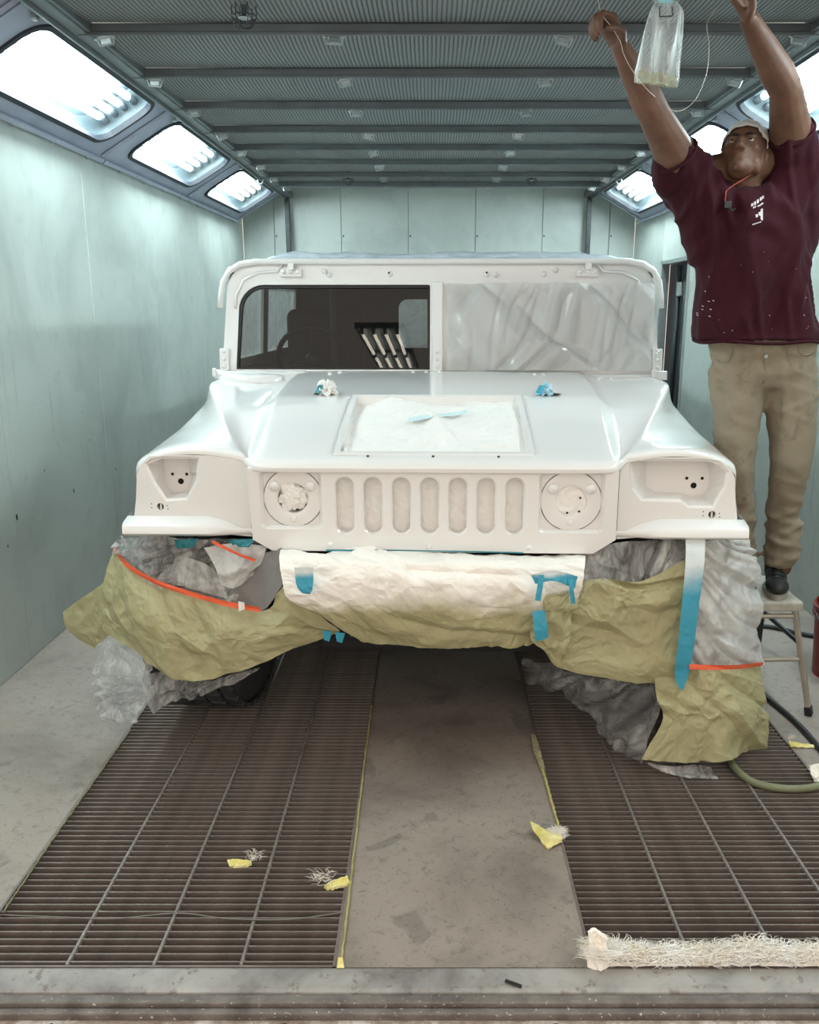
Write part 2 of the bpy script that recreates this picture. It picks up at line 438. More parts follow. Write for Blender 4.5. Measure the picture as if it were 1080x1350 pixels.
for y, z0, z1 in ((DY0 + .30, .1, 1.9), (DY0 + .52, .4, 1.98)):
    mm = MB(); mm.cyl((XR + .07, y, z0), (XR + .07, y, z1), .022, 10); mm.build('door_rod', M['darkmetal'], d, smooth=True)
mm = MB(); mm.box(XR + .05, XR + .10, DY0 + .40, DY0 + .52, 1.72, 1.84); mm.build('door_latch', M['zinc'], d, bevel=.01)
# little panel screws on the back wall
scr = MB(); scr.lathe([(0, .006), (.006, .005), (.009, 0)], 8, Matrix.Rotation(math.pi / 2, 4, 'X'))
s0 = None
for x in (-1.58, -.90, -.22, .46, 1.14, 1.82):
    q = Vector((x, YB - .001, 2.36)) if False else Vector((x + .02, YB - .001, 2.33))
    if s0 is None: s0 = scr.build('panel_screw', M['darkmetal'], wbk, local=True); s0.location = q - LOC[wbk]
    else: copy_obj(s0, wbk, q - LOC[wbk])

# ------------------------------------------------------------------ ceiling: filter panels, rails, clips
ceil = empty('ceiling', ((XCL + XCR) / 2, 5, ZC), kind='structure')
rails = [1.78, 2.42, 3.07, 3.712, 4.357, 5.011, 5.646, 6.25, 6.86, 7.48, 8.02]
for y0, y1 in zip(rails[:-1], rails[1:]):
    pm = MB(); n = 9; rows = []
    for i in range(n):
        t = i / (n - 1); y = y0 + .025 + (y1 - y0 - .05) * t
        sag = .016 * math.sin(math.pi * t)
        rows.append([(XCL + .055 + (XCR - XCL - .11) * j / 20, y, ZC + .03 - sag) for j in range(21)])
    pm.grid(rows); pm.build('filter_panel', M['filter'], ceil, smooth=True, fix=False)
def clip_mesh():
    c = MB()
    c.box(-.030, .030, -.012, .012, -.010, 0)
    c.tube([(-.034, 0, -.004), (-.030, -.004, -.034), (.026, -.004, -.038), (.034, 0, -.004)], .0035, 6)
    c.box(-.022, .020, -.010, .012, -.030, -.012)
    c.tube([(-.044, 0, -.006), (-.034, -.01, -.012), (-.030, -.01, -.03)], .003, 5)
    return c
clip0 = None
for i, y in enumerate(rails):
    rm = MB(); rm.box(XCL + .02, XCR - .02, y - .017, y + .017, ZC - .006, ZC + .03); rm.box(XCL + .02, XCR - .02, y - .021, y - .014, ZC - .016, ZC + .0)
    rl = rm.build('ceiling_rail', M['steel_rail'], ceil, bevel=.003, bseg=1)
    for x in (-1.30, -.40, .545, 1.465):
        q = Vector((x + random.uniform(-.02, .02), y - .005, ZC - .012))
        if clip0 is None:
            cm = clip_mesh(); clip0 = cm.build('filter_clip', M['zinc'], rl, local=True); clip0.location = q - LOC[rl]
        else:
            c = copy_obj(clip0, rl, q - LOC[rl])
            c.rotation_euler = (random.uniform(-.2, .2), random.uniform(-.25, .25), random.choice((0, 0, math.pi)) + random.uniform(-.15, .15))
# edge channels along both sides, running on to the back wall, and their end posts
for sx, x in ((1, XCL), (-1, XCR)):
    em = MB(); em.box(min(x, x + sx * .06), max(x, x + sx * .06), YF, 8.84, ZC - .012, ZC + .05); em.box(min(x - sx * .012, x), max(x - sx * .012, x), YF, 8.84, ZC - .03, ZC + .06)
    em.box(min(x + sx * .055, x + sx * .075), max(x + sx * .055, x + sx * .075), YF, 8.03, ZC - .004, ZC + .034)
    em.build('edge_channel', M['steel_rail'], ceil, bevel=.003, bseg=1)
    pmn = MB(); pmn.box(x + sx * .005 - .022, x + sx * .005 + .022, 8.79, 8.83, 0, ZC - .012)
    pmn.build('corner_post', M['darkmetal'], ceil, bevel=.003)
    bm_ = MB(); bm_.tube([(x + sx * .10, 8.06, ZC - .004), (x + sx * .05, 8.10, ZC + .0)], .006, 6); bm_.tube([(x + sx * .18, 8.03, ZC), (x + sx * .07, 8.30, ZC - .0)], .005, 6)
    bm_.build('hanger_wire', M['zinc'], ceil)
    hk = MB(); hk.tube([(x - sx * .01 + .022 * math.cos(a), 7.55, ZC - .03 + .022 * math.sin(a)) for a in np.linspace(0, 2 * math.pi, 15)], .007, 6); hk.build('edge_ring', M['zinc'], ceil, smooth=True)
em = MB(); em.box(XCL + .06, XCR - .06, 8.00, 8.06, ZC - .02, ZC + .05); em.build('end_rail', M['steel_rail'], ceil, bevel=.004)
em = MB(); em.box(XL - .05, XR + .05, YF, YB + .05, 3.0, 3.05); em.build('roof_deck', M['zinc'], ceil)

# ------------------------------------------------------------------ caged sprinkler heads under the ceiling
def cage_head(x, y, z, drop):
    r = empty('caged_sprinkler', (x, y, z))
    a = MB(); a.cyl((x, y, z + .075), (x, y, z + .075 + drop), .014, 10); a.build('drop_pipe', M['darkmetal'], r, smooth=True)
    a = MB(); a.lathe([(0, .0), (.008, .002), (.012, .03), (.016, .032), (.016, .05), (.010, .055), (.014, .085), (0, .085)], 12, Matrix.Translation((x, y, z))); a.build('sprinkler_head', M['darkmetal'], r, smooth=True)
    a = MB(); a.lathe([(0, -.004), (.02, -.002), (.022, .001), (0, .002)], 12, Matrix.Translation((x, y, z))); a.build('deflector', M['zinc'], r)
    a = MB()
    for k in range(6):
        t = k * math.pi / 3; c, s_ = math.cos(t), math.sin(t)
        a.tube([(x + c * .016, y + s_ * .016, z + .078), (x + c * .045, y + s_ * .045, z + .07), (x + c * .046, y + s_ * .046, z - .0), (x + c * .03, y + s_ * .03, z - .03), (x, y, z - .036)], .0022, 5)
    for rr, zz in ((.046, .045), (.046, .005)):
        a.tube([(x + rr * math.cos(t), y + rr * math.sin(t), z + zz) for t in np.linspace(0, 2 * math.pi, 19)], .0022, 5, False)
    a.build('wire_cage', M['darkmetal'], r)
    return r
q = P(322, 24, 3.45); tag(cage_head(q.x, q.y, q.z, ZC + .02 - q.z - .075), 'caged sprinkler head hanging from the ceiling filter beside the long light panel', 'sprinkler')
q = P(459, 238, 7.7); tag(cage_head(q.x, q.y, q.z, ZC + .02 - q.z - .075), 'caged sprinkler head over the dark windshield pane, near the back wall', 'sprinkler')
q = P(701, 238, 7.7); tag(cage_head(q.x, q.y, q.z, ZC + .02 - q.z - .075), 'caged sprinkler head over the film-covered windshield half, near the back wall', 'sprinkler')

# ------------------------------------------------------------------ sloped light fixtures
BAYS = [2.48, 4.24, 5.99, 7.735]
def fixture(side, yc, name_label):
    xa, xb = (XL, XCL) if side < 0 else (XR, XCR)
    A = Vector((xa, 0, ZW)); B = Vector((xb, 0, ZC + .03)); e = (B - A); Lw = e.length; e.normalize()
    nrm = Vector((e.z, 0, -e.x)) if side < 0 else Vector((-e.z, 0, e.x))
    if nrm.z > 0: nrm = -nrm                       # points into the booth
    r = empty('light_fixture', (xa, yc, ZW), label=name_label, cat='light fixture', group='fluorescent lights along the ceiling slopes')
    def T(off): return lambda a, b: A + e * b + Vector((0, a + yc, 0)) - nrm * off
    hb = .865; out = [(-hb, 0), (hb, 0), (hb, Lw), (-hb, Lw)]
    hole = rrect(-.69, .69, .115, Lw - .070, .10, 6); hin = inset2(hole, .018)
    m = MB(); m.poly(out, [hole], T(0)); m.wall(hole, T(0), T(.02)); m.wall(out, T(0), T(.03))
    m.build('frame_panel', M['frame_blue'], r)
    m = MB(); m.wall(inset2(hole, -.016), T(-.001), T(-.010)); m.wall(inset2(hole, -.016), T(-.010), T(-.010))
    rim_o, rim_i = inset2(hole, -.018), inset2(hole, .008)
    m = MB(); m.poly(rim_o, [rim_i], T(-.010)); m.wall(rim_o, T(0), T(-.010)); m.wall(rim_i, T(-.010), T(.02))
    m.build('gasket', M['gasket'], r)
    m = MB(); m.poly(inset2(hole, .004), [], T(.012)); m.build('glass_pane', M['pane'], r)
    m = MB(); m.poly(out, [], T(.15)); m.wall(inset2(hole, -.02), T(.02), T(.15)); m.build('reflector_box', M['reflector'], r)
    for k in range(4):
        b = .165 + (Lw - .295) * (k + .5) / 4
        t = MB(); t.cyl(T(.085)(-.56, b), T(.085)(.60, b), .019, 10); t.build('tube', M['tube'], r, smooth=True)
        for s_ in (-1, 1):
            t = MB(); t.cyl(T(.085)(-.56 if s_ < 0 else .60, b), T(.085)(s_ * .70, b), .022, 10); t.build('tube_socket', M['socket'], r, smooth=True)
    m = MB(); m.tube([T(-.02)(-hb, .02), T(-.02)(hb, .02)], .016, 4); m.build('lower_channel', M['frame_blue'], r)
    m = MB(); m.box(-.012, .012, -.5 * .03, .03 * .5, -.02, .02, Matrix.Translation(T(-.012)(-hb + .09, Lw - .06))); m.build('latch', M['zinc'], r, bevel=.006)
    for a in (-.62, -.2, .22, .64):
        m = MB(); m.cyl(T(.0)(a, .012), T(-.045)(a, .006), .005, 6); m.build('fixing_screw', M['zinc'], r)
    m = MB(); m.tube([T(-.006)(hb - .02, .04), T(-.006)(hb - .02, Lw - .02)], .012, 4); m.build('joint_strip', M['frame_blue'], r)
    return r
nth = ['over the threshold', 'above the hood', 'above the cab', 'by the back wall']
for side, wn in ((-1, 'on the doorless wall side'), (1, 'on the service door side')):
    for yc, nm in zip(BAYS, nth):
        fixture(side, yc, 'lit fluorescent panel in blue-grey sloped frame %s, %s' % (wn, nm))
# gables closing the slopes at the back
m = MB()
for xa, xb in ((XL, XCL), (XR, XCR)):
    m.add([(xa, 8.60, ZW), (xa, YB, ZW), (xa, YB, 3.0), (xa, 8.6, 3.0)], [(0, 1, 2, 3)])
    m.add([(xa, 8.605, ZW), (xb, 8.605, ZC + .03), (xb, 8.605, 3.0), (xa, 8.605, 3.0)], [(0, 1, 2, 3)])
m.build('wall_gable', M['wall'], kind='structure', fix=False)

# ------------------------------------------------------------------ floor grates
bar = MB(); bar.box(-.475, .475, -.0025, .0025, -.030, 0); 
for nm, x0, x1, rods, lab in (('floor_grate', GL0, GL1, (-.927, -.705, -.482), 'dark steel floor grate leading under the paper-skirted wheel with bare tyre tread'),
                          ('floor_grate', GR0, GR1, (.670, .895, 1.12), 'dark steel floor grate with a fibreglass fringe along its front edge')):
    xc = (x0 + x1) / 2; r = empty(nm, (xc, GY0, -.03)); tag(r, lab, 'grate')
    b0 = None; n = 0; y = GY0 + .02
    while y < GY1 - .02:
        L = Vector((xc, y, 0)) - LOC[r] + Vector((0, 0, random.uniform(-.0012, .0004)))
        if b0 is None: b0 = bar.build('bar', M['grate'], r, local=True); b0.location = L
        else: copy_obj(b0, r, L)
        y += .0262; n += 1
    for x in rods:
        t = MB(); t.box(x - .0045, x + .0045, GY0 + .006, GY1 - .006, -.012, .0035); t.build('cross_rod', M['rod'], r, bevel=.002, bseg=1)
    for a, b_ in ((x0, x0 + .008), (x1 - .008, x1)):
        t = MB(); t.box(a, b_, GY0, GY1, -.04, .002); t.build('side_angle', M['grate'], r)
    for ya, yb in ((GY0, GY0 + .006), (GY1 - .006, GY1)):
        t = MB(); t.box(x0, x1, ya, yb, -.04, .001); t.build('end_angle', M['grate'], r)

# scuffs and dents on the wall panels
for px, py, r_ in ((97, 647, .010), (22, 682, .012), (152, 618, .008), (58, 620, .005), (10, 720, .006), (118, 580, .005), (108, 543, .004), (210, 520, .004)):
    q = PX(px, py, XL); mm = MB(); mm.lathe([(0, 0), (r_, 0)], 7, Matrix.Translation((XL + .0012, q.y, q.z)) @ Matrix.Rotation(math.pi / 2, 4, 'Y') @ Matrix.Diagonal((1.4, .7, 1, 1))); mm.build('wall_scuff', M['hole'], wl)
# ------------------------------------------------------------------ the truck (own frame: u across, d back from the nose, h up)
def mat_paint():
    k = Nd('gloss_white_paint'); k.base(lin(224, 223, 221)); k.set(Roughness=.32, Coat_Weight=1.0, Coat_Roughness=.05)
    k.b.inputs['Specular IOR Level'].default_value = .4
    n = k.noise(k.coord(), 900, 2); k.bump(n, .015, .001); return k.m
M['paint'] = mat_paint()
M['primer'] = simple('white_primer', lin(214, 211, 206), .55, 0, .04, 6)
M['film_white'] = simple('overspray_white_film', lin(232, 230, 226), .35, 0, .03, 10, .2, 30)
M['film_clear'] = mat_film('clear_masking_film', lin(222, 222, 220), .50, 16, .35, 1.7, .2, (1, 1, .4))
M['film_side'] = mat_film('milky_film', lin(232, 232, 230), .85, 9, .75, 1.15, .25)
M['film_dark'] = mat_film('thin_dusty_film', lin(185, 187, 187), .36, 8, .35, 2.1, .3)
M['rubber'] = simple('tyre_rubber', lin(56, 56, 58), .75, 0, .2, 20, .3, 120)
M['under'] = simple('underbody_black', lin(26, 26, 27), .8)
M['cabin'] = simple('cabin_dark_trim', lin(40, 40, 40), .7, 0, .2, 4)
M['cabgrey'] = simple('cabin_grey_panel', lin(92, 94, 93), .7, 0, .12, 3)
M['glass'] = mat_glass_thin('tinted_windshield', (.50, .53, .52, 1), .035, .01)
M['seal'] = simple('black_window_seal', lin(16, 17, 18), .5)
M['blue_tape'] = simple('blue_masking_tape', lin(62, 158, 186), .55, 0, .12, 30)
M['teal_tape'] = simple('teal_masking_tape', lin(34, 118, 128), .55, 0, .12, 30)
M['orange_tape'] = simple('orange_fineline_tape', lin(222, 92, 52), .5, 0, .08, 30)

CAR0 = Vector((.01, 2.75, 0)); CYAW = math.radians(1.5)
truck = empty('truck', CAR0, -CYAW, 'big white off-road truck with seven-slot grille, freshly painted and masked with paper and film', 'truck', local=True)
truck['label'] = 'big freshly painted white off-road truck with a seven-slot grille and paper-masked wheels'
def C(u, d, h):                              # truck frame -> place
    return Vector((CAR0.x + u * math.cos(CYAW) + d * math.sin(CYAW), CAR0.y - u * math.sin(CYAW) + d * math.cos(CYAW), h))
def FU(px, d=0.0):
    return (px - VPX) / 390.0 - .01
def FH(py): return P(567, py, 2.75).z
def q2(pts): return [(FU(a), FH(b)) for a, b in pts]

# --- hood shell: a cage that is subdivided
DROW = [0, 1, 2, 3, 4, 5, 6, 7, 8, 9]
dc = [-.030, -.032, -.018, .035, .32, .61, .72, .88, 1.0, 1.22]; hc = [1.095, 1.110, 1.130, 1.143, 1.214, 1.279, 1.290, 1.306, 1.318, 1.336]
df = [.020, .020, .036, .09, .30, .55, .70, .88, 1.0, 1.22]
c2u = [.600, .600, .600, .602, .622, .642, .650, .655, .656, .656]
c3u = [.630, .630, .632, .640, .668, .690, .700, .706, .708, .708]
st = [.0, .0, .004, .014, .034, .040, .036, .030, .026, .02]
ru = [.66, .66, .665, .685, .772, .872, .932, 1.0, 1.006, .995]; rh = [1.125, 1.143, 1.155, 1.166, 1.205, 1.250, 1.280, 1.308, 1.312, 1.315]
ou = [1.022, 1.022, 1.022, 1.026, 1.042, 1.050, 1.048, 1.040, 1.040, 1.03]; oh = [1.085, 1.105, 1.120, 1.128, 1.136, 1.148, 1.166, 1.198, 1.200, 1.20]
cage = []
for i in DROW:
    row = [(0, dc[i], hc[i] + (.004 if i > 2 else 0)), (.335, dc[i], hc[i] + (.003 if i > 2 else 0)), (c2u[i], dc[i], hc[i])]
    dm = dc[i] * .25 + df[i] * .75
    row.append((c3u[i], dm, (hc[i] - st[i]) if i > 2 else hc[i] * .5 + rh[i] * .5 - .004))
    mu, mh = (c3u[i] + ru[i]) / 2, ((hc[i] - st[i]) + rh[i]) / 2 - (.012 if i > 3 else .0)
    if i <= 2: mh = rh[i] - .002
    row.append((mu, df[i], mh)); row.append((ru[i], df[i], rh[i]))
    a, b = .26, .66
    row.append((ru[i] + (ou[i] - ru[i]) * a, df[i], rh[i] - (rh[i] - oh[i]) * (-.5, -.5, -.5, -.3, .40, .60, .66, .66, .66, .66)[i]))
    row.append((ru[i] + (ou[i] - ru[i]) * b, df[i], rh[i] - (rh[i] - oh[i]) * (-.55, -.55, -.5, -.2, .62, .80, .84, .84, .84, .84)[i]))
    row.append((ou[i], df[i] + (.012 if i < 3 else 0), oh[i]))
    row.append((ou[i] + .010, df[i] + (.05 if i < 3 else 0), oh[i] - (.05 if i > 2 else .02)))
    row.append((ou[i] + .018, df[i] + (.06 if i < 3 else 0), .92))
    cage.append(row)
nc = len(cage[0]); full = []
for row in cage: full.append([(-u, d, h) for u, d, h in row[:0:-1]] + row)
W = 2 * nc - 1; cz = nc - 1
m = MB(); m.grid(full)
keep = []
for i in range(len(full) - 1):
    for j in range(W - 1):
        keep.append(not (3 <= i < 5 and cz - 1 <= j <= cz))
m.f = [f for f, k in zip(m.f, keep) if k]; m.mi = [0] * len(m.f)
me = m.mesh('hood')
bm = bmesh.new(); bm.from_mesh(me); cl = bm.edges.layers.float.new('crease_edge')
bm.verts.ensure_lookup_table()
vid = lambda i, j: i * W + j
def crease(i0, j0, i1, j1, v):
    e = bm.edges.get((bm.verts[vid(i0, j0)], bm.verts[vid(i1, j1)]))
    if e: e[cl] = v
for i in range(len(full) - 1):
    for s_ in (-1, 1):
        crease(i, cz + s_ * 2, i + 1, cz + s_ * 2, .55 if i > 1 else .3)
        crease(i, cz + s_ * 5, i + 1, cz + s_ * 5, .75 if i > 2 else .1)
        crease(i, cz + s_ * 3, i + 1, cz + s_ * 3, .3)
        if 3 <= i < 5: crease(i, cz + s_, i + 1, cz + s_, 1.0)
for j in range(W - 1):
    if cz - 1 <= j <= cz: crease(3, j, 3, j + 1, 1.0); crease(5, j, 5, j + 1, 1.0)
    if cz - 2 <= j <= cz + 1: crease(1, j, 1, j + 1, .5); crease(0, j, 0, j + 1, 1)
    crease(5, j, 5, j + 1, .35)
vl = bm.verts.layers.float.new('crease_vert')
for i, j in ((3, cz - 1), (3, cz + 1), (5, cz - 1), (5, cz + 1)): bm.verts[vid(i, j)][vl] = 1.0
bm.to_mesh(me); bm.free()
hood = link('hood', me, M['paint'], truck, True, local=True)
ss = hood.modifiers.new('subd', 'SUBSURF'); ss.levels = 3; ss.render_levels = 3
so = hood.modifiers.new('thick', 'SOLIDIFY'); so.thickness = .006; so.offset = -1
LOC[hood] = Vector((0, 0, 0))
# opening rim and the film over it
m = MB()
def hp(u, d, dz=0):
    return (u, d, pl([(a, b) for a, b in zip(dc[1:], hc[1:])], d) + .003 + dz)
rim = [(-.345, .025), (.345, .025), (.345, .62), (-.345, .62)]; rin = [(-.318, .048), (.318, .048), (.318, .592), (-.318, .592)]
for i in range(4):
    a, b, c, d_ = rim[i], rim[(i + 1) % 4], rin[(i + 1) % 4], rin[i]
    N = 10
    P0 = [tuple(np.array(a) + (np.array(b) - np.array(a)) * t / N) for t in range(N + 1)]
    P1 = [tuple(np.array(d_) + (np.array(c) - np.array(d_)) * t / N) for t in range(N + 1)]
    m.grid([[hp(*q, .0) for q in P0], [hp(*(np.array(q) * .7 + np.array(w) * .3), .006) for q, w in zip(P0, P1)], [hp(*q, .005) for q in P1], [hp(*q, -.035) for q in P1]])
m.build('louver_rim', M['paint'], hood, smooth=False)
for u, d in ((-.22, .018), (.0, .018), (.22, .018), (-.30, .606), (.12, .606), (.30, .606)):
    m = MB(); m.lathe([(0, .004), (.004, .004), (.005, -.003)], 8, Matrix.Translation(hp(u, d))); m.build('rim_screw', M['darkmetal'], hood)

# --- fender fronts with the marker light pockets
def fender(sg, pocket, inner, holes, small):
    out = [(sg * .628, 1.110), (sg * .66, 1.127), (sg * .755, 1.142), (sg * .90, 1.144), (sg * .96, 1.130), (sg * .995, 1.105), (sg * 1.012, 1.075), (sg * 1.022, .99), (sg * 1.036, .915), (sg * 1.03, .868), (sg * .70, .864), (sg * .628, .858)]
    pk = [(a, min(b, 1.1385)) for a, b in q2(pocket)]; inn = [((a - VPX) / 378.0 - .01, min(P(567, b, 2.855).z, 1.130)) for a, b in inner]; cen = q2([small])[0]; sh = circ(cen[0], cen[1], .0125, 14)
    t0 = lambda a, b: (a, .020, b); t1 = lambda a, b: (a, .105, b)
    m = MB(); m.poly(out, [pk, sh], t0)
    rnd = inset2(pk, .010)
    m.wall(pk, t0, lambda a, b: (a, .0201, b))
    n = len(pk)
    m.add([t0(*q) for q in pk] + [(a, .026, b) for a, b in rnd], [(i, (i + 1) % n, n + (i + 1) % n, n + i) for i in range(n)])
    m.add([(a, .026, b) for a, b in rnd] + [t1(*q) for q in inn], [(i, (i + 1) % n, n + (i + 1) % n, n + i) for i in range(n)])
    m.poly(inn, [], t1)
    m.wall(sh, t0, lambda a, b: (a, .045, b))
    fr = m.build('fender_front', M['paint'], truck)
    for (px, py, r) in holes:
        u, h = FU(px) * 1.0, FH(py); u = (px - VPX) / 378.0 - .01; h = P(567, py, 2.85).z
        mm = MB(); mm.lathe([(0, 0), (r, 0)], 14, Matrix.Translation((u, .1035, h)) @ Matrix.Rotation(math.pi / 2, 4, 'X')); mm.build('bolt_hole', M['hole'], fr)
    mm = MB(); mm.lathe([(0, 0), (.0125, 0)], 14, Matrix.Translation((cen[0], .044, cen[1])) @ Matrix.Rotation(math.pi / 2, 4, 'X')); mm.build('lamp_hole', M['hole'], fr)
    mm = MB(); mm.box(cen[0] - .002, cen[0] + .003, .024, .04, cen[1] - .011, cen[1] + .009, Matrix.Identity(4)); mm.build('lamp_tab', M['paint'], fr)
    for dx, dy in ((-.030, .010), (-.030, -.004), (.024, .004), (.026, -.008)):
        mm = MB(); mm.lathe([(0, 0), (.0022, 0)], 8, Matrix.Translation((cen[0] + dx, .0195, cen[1] + dy)) @ Matrix.Rotation(math.pi / 2, 4, 'X')); mm.build('rivet_hole', M['hole'], fr)
    # flared lip below
    prof = [(.020, .930), (-.030, .915), (-.040, .905), (-.042, .882), (-.030, .872), (.03, .868)]
    rows = []
    for k in range(9):
        t = k / 8; u = .60 + .455 * t; w = min(1, max(0, (u - .64) / .12)); w = w * w * (3 - 2 * w)
        rows.append([(sg * u, .018 + (d - .018) * w, .868 + (h - .868) * (.3 + .7 * w)) for d, h in prof])
    rows.append([(sg * 1.062, d + .02 if d < 0 else d + .03, h) for d, h in prof])
    rows.append([(sg * 1.066, d + .25, h) for d, h in prof])
    m = MB(); m.grid(rows); m.build('fender_lip', M['paint'], truck, angle=50)
    # outer side with a wheel arch
    m = MB(); ar = [(.55 + .56 * math.cos(a), .42 + .56 * math.sin(a)) for a in np.linspace(math.pi * .70, math.pi * .12, 12)]
    o2 = [(.05, .93), (.05, .87)] + [(d, h) for d, h in ar if h > .75] + [(1.2, .76), (1.2, 1.16), (.9, 1.14), (.5, 1.08), (.2, 1.06)]
    m.poly(o2, [], lambda a, b: (sg * 1.050, a, b)); m.build('fender_side', M['paint'], truck)
fender(-1, [(194, 602), (222, 596), (250, 597), (262, 606), (258, 638), (242, 663), (212, 665), (196, 640), (186, 614)],
       [(214, 604), (222, 602), (244, 602), (247, 608), (247, 634), (243, 648), (222, 652), (214, 640), (213, 616)],
       [(224, 627, .0055), (243, 627, .0055), (234.5, 636.5, .0105)], (204.5, 672))
fender(1, [(826, 604), (836, 596), (862, 597), (884, 602), (925, 602), (944, 607), (958, 622), (957, 640), (942, 670), (908, 670), (896, 662), (846, 661), (832, 645)],
       [(848, 604), (852, 601), (868, 601), (884, 604), (920, 605), (928, 608), (931, 622), (931, 640), (925, 650), (908, 652), (896, 648), (862, 647), (850, 640)],
       [(902, 629, .0055), (922, 629, .0055), (911.5, 638.5, .0105)], (940, 678))

# --- grille panel: seven slots, two lamp wells
gp = empty('grille_panel', (0, 0, 0)); gp.parent = truck
g_out = q2([(327, 617), (812, 617), (812, 708), (783, 726.5), (356, 725), (331, 711)])
slots = []
for px in (455, 492, 529.5, 566.5, 603.5, 640.5, 678):
    u0, u1 = FU(px - 13.5), FU(px + 13.5); h0, h1 = FH(703.5), FH(627); slots.append(rrect(u0, u1, h0, h1, (u1 - u0) / 2 - .0005, 7))
wells = [rrect(FU(343), FU(425), FH(697), FH(620), .022, 5), rrect(FU(709), FU(795), FH(700), FH(620), .022, 5)]
G0 = -.020
fp = lambda dd: (lambda a, b: (a, dd, b))
m = MB(); m.poly(g_out, slots + wells, fp(G0)); m.wall(g_out, fp(G0), fp(.05)); m.build('grille_face', M['paint'], gp, local=True)
for s_ in slots:
    m = MB(); i1 = inset2(s_, .005); n = len(s_)
    m.add([fp(G0)(*q) for q in s_] + [fp(G0 + .006)(*q) for q in i1], [(i, (i + 1) % n, n + (i + 1) % n, n + i) for i in range(n)])
    m.wall(i1, fp(G0 + .006), fp(.028)); m.build('slot_rim', M['paint'], gp, local=True)
lampc = [((386, 657), 41.5), ((752, 659), 42.5)]
for w, ((cx, cy), rpx) in zip(wells, lampc):
    hb = empty('headlight_bucket', (0, 0, 0)); hb.parent = gp
    cu, chh = FU(cx), FH(cy); r = rpx / 390; n = len(w); i1 = inset2(w, .012)
    cc = circ(cu, chh, r * .955, 40)
    m = MB(); m.add([fp(G0)(*q) for q in w] + [fp(G0 + .016)(*q) for q in i1], [(i, (i + 1) % n, n + (i + 1) % n, n + i) for i in range(n)])
    m.poly(i1, [[(cu + (a - cu) * .94, chh + (b - chh) * .90) for a, b in cc]], fp(G0 + .016)); m.wall([(cu + (a - cu) * .94, chh + (b - chh) * .90) for a, b in cc], fp(G0 + .016), fp(.03)); m.build('bucket_well', M['paint'], gp, local=True)
    Mx = Matrix.Translation((cu, -.004, chh)) @ Matrix.Rotation(math.pi / 2, 4, 'X')
    m = MB(); m.lathe([(r * .945, -.03), (r * .945, -.001), (r * .925, .005), (r * .62, .008), (r * .50, .006), (r * .475, -.002), (r * .465, -.03)], 40, Mx); m.build('retainer_ring', M['paint'], gp, angle=45, local=True)
    m = MB(); m.lathe([(r * .94, .0008), (r * .957, .0008)], 40, Mx); m.build('ring_gap_shade', M['gasket'], gp, local=True)  # flat dark annulus: shadow line round the ring, put in as colour
    for a in (145, 35):
        au, ah = cu + r * .70 * math.cos(math.radians(a)), chh + r * .70 * math.sin(math.radians(a))
        m = MB(); m.lathe([(0, .012), (.013, .011), (.018, .006), (.019, -.006)], 14, Matrix.Translation((au, -.010, ah)) @ Matrix.Rotation(math.pi / 2, 4, 'X')); m.build('adjuster', M['paint'], gp, smooth=True, local=True)
    m = MB(); m.box(cu - .009, cu + .009, -.016, -.004, chh - r * .76, chh - r * .60); m.build('retainer_tab', M['paint'], gp, bevel=.003, local=True)
    bpy.data.objects.remove(hb)
for px, py in ((435, 717), (566, 719), (698, 719)):
    m = MB(); m.lathe([(0, .006), (.007, .005), (.011, 0)], 6, Matrix.Translation((FU(px), G0, FH(py))) @ Matrix.Rotation(math.pi / 2, 4, 'X')); m.build('grille_bolt', M['paint'], gp, smooth=True, local=True)
# hood hardware
for u, d in ((-.80, 1.1), (-.745, 1.13), (-.50, 1.12), (-.46, 1.16), (.44, 1.12), (.48, 1.12), (.74, 1.13), (.79, 1.13), (-.12, 1.17), (-.06, 1.17), (.0, 1.17)):
    h = pl(list(zip(dc, hc)), d) - (.02 if abs(u) > .66 else 0)
    m = MB(); m.lathe([(0, .010), (.006, .009), (.010, .004), (.012, -.008)], 10, Matrix.Translation((u, d, h))); m.build('hood_bolt', M['paint'], hood, smooth=True)

# --- windshield
WB, WT = Vector((0, 1.235, 1.325)), Vector((0, 1.300, 1.826)); wdir = (WT - WB).normalized(); wn = Vector((0, -wdir.z, wdir.y))
WH = (WT - WB).length
def WP(off): return lambda a, b: Vector((a, WB.y, WB.z)) + wdir * b - wn * off
def wu(px): return (px - VPX) / 281.5 - .043
def wv(py): return (P(567, py, 4.01).z - WB.z) / wdir.z
ws = empty('windshield', (0, 0, 0)); ws.parent = truck
def topround(x0, x1, y0, y1, rl, rr, n=7):
    o = [(x0, y0), (x1, y0)]
    o += [(x1 - rr + rr * math.cos(math.radians(90 * k / n)), y1 - rr + rr * math.sin(math.radians(90 * k / n))) for k in range(n + 1)] if rr else [(x1, y1)]
    o += [(x0 + rl - rl * math.sin(math.radians(90 * k / n)), y1 - rl + rl * math.cos(math.radians(90 * k / n))) for k in range(n + 1)] if rl else [(x0, y1)]
    return o
frame = topround(-1.0, 1.005, 0, WH, .13, .13); frame[0] = (-1.03, 0); frame[1] = (1.03, 0)
Lg = topround(wu(313), wu(567), wv(487), wv(375), .12, .01); Lg[0] = (wu(308), wv(487))
Rg = topround(wu(591), wu(856), wv(487), wv(375), .01, .13); Rg[1] = (wu(862), wv(487))
m = MB(); m.poly(frame, [Lg, Rg], WP(0)); m.wall(frame, WP(0), WP(.05)); m.wall(Lg, WP(0), WP(.035)); m.wall(Rg, WP(0), WP(.035))
m.build('windshield_frame', M['paint'], ws, local=True)
